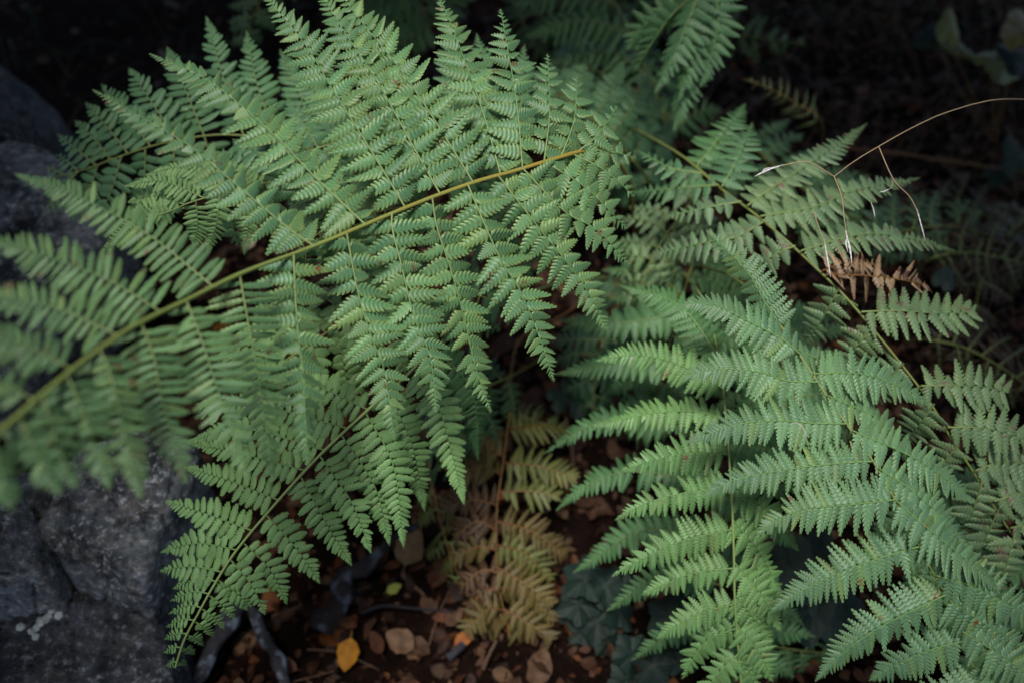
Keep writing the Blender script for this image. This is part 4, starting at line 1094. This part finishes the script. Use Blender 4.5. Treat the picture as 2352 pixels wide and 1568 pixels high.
herb('sapling', 'yellowing sapling leaves against the dark in the top corner', 'plant', (2290, 330),
     [(2180, 65, 1.75, .042, 80, M_LIGHT, 3, 1.6), (2140, 85, 1.80, .048, 200, M_HERB2, 3, 1.3), (2282, 135, 1.72, .050, 30, M_LIGHT, 3, 1.2), (2345, 70, 1.70, .060, 80, M_GOLD, 3, 1.7), (2330, 130, 1.72, .055, 260, M_HERB2, 3, 1.5),
      (2200, 110, 1.76, .035, 330, M_LIGHT, 3, 1.8), (2305, 165, 1.76, .045, 10, M_LIGHT, 3, 1.5)], 'broad-leaved plants', S_BR)
herb('woodland_herb', 'teal broad leaf at the right edge under the long stalk', 'plant', (2340, 440),
     [(2335, 365, 1.72, .060, 120, M_HERB2, 3, 1.2), (2290, 400, 1.76, .04, 20, M_HERB2, 3, 1.2), (2170, 640, 1.40, .03, 60, M_HERB2, 3, 1.2)], 'broad-leaved plants', S_BR)

# ------------------------------------------------------------------ grass stalk with pale spikelets
S_STRAW = stem_mat('straw', (0.210, 0.140, 0.080), (0.230, 0.165, 0.105))
S_PALE = stem_mat('spikelet_white', (0.33, 0.31, 0.30), (0.42, 0.41, 0.42))
rp = G(2420, 300)
gs = thing('grass_stalk', tuple(rp), 'dry straw-coloured grass stalk with white spikelets, bent over the spotted frond', 'grass', None)


def gs_tube(name, pts, r0, r1, mat, parent=gs, n=40):
    c = spline([P(*q) for q in pts], n)
    V, F, al = tube_arrays(c - rp, np.linspace(r0, r1, n), 6)
    return obj(name, mesh_of(name, V, F, mat, {'along': al}), parent)


c0 = spline([rp, P(2470, 250, 1.30), P(2317, 228, 1.02), P(2185, 255, .99), P(2095, 294, .975), P(2018, 337, .96), P(1960, 372, .95), P(1916, 406, .94)], 70)
V, F, al = tube_arrays(c0 - rp, np.linspace(.0011, .00042, 70), 6)
obj('stem', mesh_of('stem', V, F, S_STRAW, {'along': al}), gs)
gs_tube('branch', [(1916, 406, .94), (1868, 377, .935), (1841, 372, .93), (1790, 382, .93)], .00055, .0004, S_STRAW)
gs_tube('branch', [(1916, 406, .94), (1933, 452, .935), (1940, 510, .935), (1948, 551, .935)], .0006, .0004, S_STRAW)
gs_tube('branch', [(2018, 337, .96), (2052, 412, .955), (2090, 453, .955), (2112, 497, .955)], .00055, .0004, S_STRAW)
gs_tube('branch', [(2052, 412, .955), (2048, 430, .955), (2040, 436, .955)], .0004, .0003, S_STRAW)
gs_tube('branch', [(1868, 485, .94), (1880, 520, .935), (1895, 560, .935), (1900, 585, .935)], .00045, .0004, S_STRAW)


def spikelet(pts, w):
    c = spline([P(*q) for q in pts], 22)
    rr = .8 * w * np.sin(np.linspace(.15, np.pi, 22)) ** .8 * (1 + .35 * np.sin(np.arange(22) * 1.9)) + .0001
    V, F, al = tube_arrays(c - rp, rr, 6, .45)
    return obj('spikelet', mesh_of('spikelet', V, F, S_PALE, {'along': al}), gs)


spikelet([(1800, 379, .93), (1765, 390, .93), (1733, 406, .93)], .0013)
spikelet([(1772, 384, .93), (1755, 390, .928), (1752, 400, .928)], .0006)
spikelet([(1942, 530, .935), (1952, 570, .933), (1957, 606, .933)], .0015)
spikelet([(1946, 545, .935), (1943, 560, .933), (1948, 580, .933)], .0009)
spikelet([(2106, 480, .955), (2114, 510, .953), (2126, 554, .953)], .0011)
spikelet([(2044, 434, .955), (2030, 440, .955), (2018, 442, .955)], .0007)
spikelet([(1893, 550, .935), (1900, 590, .935), (1908, 637, .935)], .0011)
spikelet([(2000, 465, .96), (2006, 480, .96), (2010, 500, .96)], .0008)

# the fallen olive stem
stick('dry_stalk', 'olive yellow stem lying across the dark ground on the right', [(1930, 340, .12), (2060, 352, .12), (2147, 366, .11), (2380, 400, .10)], .0024, .0018, S_BR, 'sticks on the forest floor', wob=.02)
# a curled white fibre on a leaflet
cf = spline([P(1815, 975, .905), P(1830, 970, .90), P(1845, 983, .90), P(1852, 1000, .905)], 24)
V, F, al = tube_arrays(cf - cf[0], np.full(24, .0003), 5)
tag(obj('curled_fibre', mesh_of('curled_fibre', V, F, S_PALE, {'along': al}), None, tuple(cf[0])), 'tiny curled white fibre lying on a grey-green leaflet', 'fibre')

# ------------------------------------------------------------------ thin dead grass on the right and at the back
S_GRASS = stem_mat('dead_grass', (0.060, 0.035, 0.018), (0.090, 0.060, 0.030))
S_GRASS2 = stem_mat('dark_grass', (0.018, 0.035, 0.014), (0.030, 0.055, 0.020))
for nm, mt, cnt, seed, box, lab in (('dead_grass', S_GRASS, 900, 8, (0.45, 1.7, 1.0, 2.9), 'thin dead brown grass matted at the right side'),
                                    ('dark_grass', S_GRASS2, 500, 9, (-1.3, 1.6, 1.7, 3.2), 'dark green grass blades in the shade at the back')):
    rgx = np.random.default_rng(seed)
    Vs, Fs, As, nv = [], [], [], 0
    for i in range(cnt):
        x, y = rgx.uniform(box[0], box[1]), rgx.uniform(box[2], box[3])
        a_ = rgx.uniform(0, 6.28); L = rgx.uniform(.08, .26); h = rgx.uniform(.02, .12)
        z = ground_h(x, y)
        c = spline(np.array([[x, y, z], [x + math.cos(a_) * L * .4, y + math.sin(a_) * L * .4, z + h], [x + math.cos(a_) * L, y + math.sin(a_) * L, z + h * rgx.uniform(-.2, .9)]]), 8)
        V, F, al = tube_arrays(c, np.linspace(.0012, .0003, 8), 3)
        Vs.append(V); Fs.append(F + nv); As.append(al); nv += len(V)
    tag(obj(nm, mesh_of(nm, np.vstack(Vs), np.vstack(Fs), mt, {'along': np.hstack(As)})), lab, 'grass', kind='stuff')

# ------------------------------------------------------------------ unseen trees added so their crowns block light and darken the edges
M_CONIF = leaf_mat('shade_tree_needles', (0.020, 0.045, 0.020), (0.028, 0.055, 0.022), (0.03, 0.06, 0.025), trans=0.1)


def shade_tree(label, trunk, centre, radii, n, seed):
    r = np.random.default_rng(seed)
    t = thing('added_shade_tree', (trunk[0], trunk[1], 0), label, 'tree', 'added shade trees out of view')
    b = np.array([trunk[0], trunk[1], 0.0])
    c = spline([np.zeros(3) + [0, 0, -.05], np.array([0, 0, 1.6]), (np.array(centre) - b) * [.35, .35, 1], (np.array(centre) - b) * [.5, .5, 1.25]], 24)
    V, F, al = tube_arrays(c, np.linspace(.13, .05, 24), 10)
    obj('trunk', mesh_of('trunk', V, F, B_DARK), t)
    for k in range(9):
        e_ = np.array(centre) - b + r.uniform(-.75, .75, 3) * np.array(radii)
        s0 = c[int(r.integers(12, 22))]
        V, F, al = tube_arrays(spline([s0, (s0 + e_) / 2 + [0, 0, .15], e_], 10), np.linspace(.035, .008, 10), 6)
        obj('limb', mesh_of('limb', V, F, B_DARK), t)
    u = unit(r.normal(size=(n, 3))) * (r.uniform(0, 1, (n, 1)) ** .33)
    cl = np.array([1 + .25 * mnoise.noise(Vector(q) * 2.3 + Vector((seed, 0, 0))) for q in u])[:, None]
    p = u * cl * np.array(radii) + np.array(centre) - b
    A = unit(r.normal(size=(n, 3))); B = unit(np.cross(A, r.normal(size=(n, 3)))); sz = r.uniform(.07, .14, (n, 1))
    V = np.stack([p - A * sz, p + B * sz * .35, p + A * sz, p - B * sz * .35], 1).reshape(-1, 3)
    F = np.arange(4 * n).reshape(-1, 4)
    o = obj('shade_crown', mesh_of('shade_crown', V, F, M_CONIF, {'rim': np.zeros(4 * n)}, smooth=False), t)


shade_tree('unseen pine added behind the ferns to shade the far ground', (0.5, 4.0), (0.30, 1.95, 2.35), (2.5, 1.38, .62), 26000, 1)
shade_tree('unseen pine added past the grey boulders to shade the left side', (-2.6, 1.2), (-1.86, 0.5, 2.3), (1.28, 2.2, .62), 20000, 2)
shade_tree('unseen pine added past the right-hand frond to shade the right side', (2.8, 1.0), (1.70, 0.4, 2.3), (1.28, 2.2, .62), 20000, 3)
shade_tree('unseen pine added on the near side to shade the lower edge', (0.6, -3.4), (0.0, -2.05, 2.9), (2.6, 1.4, .8), 18000, 4)
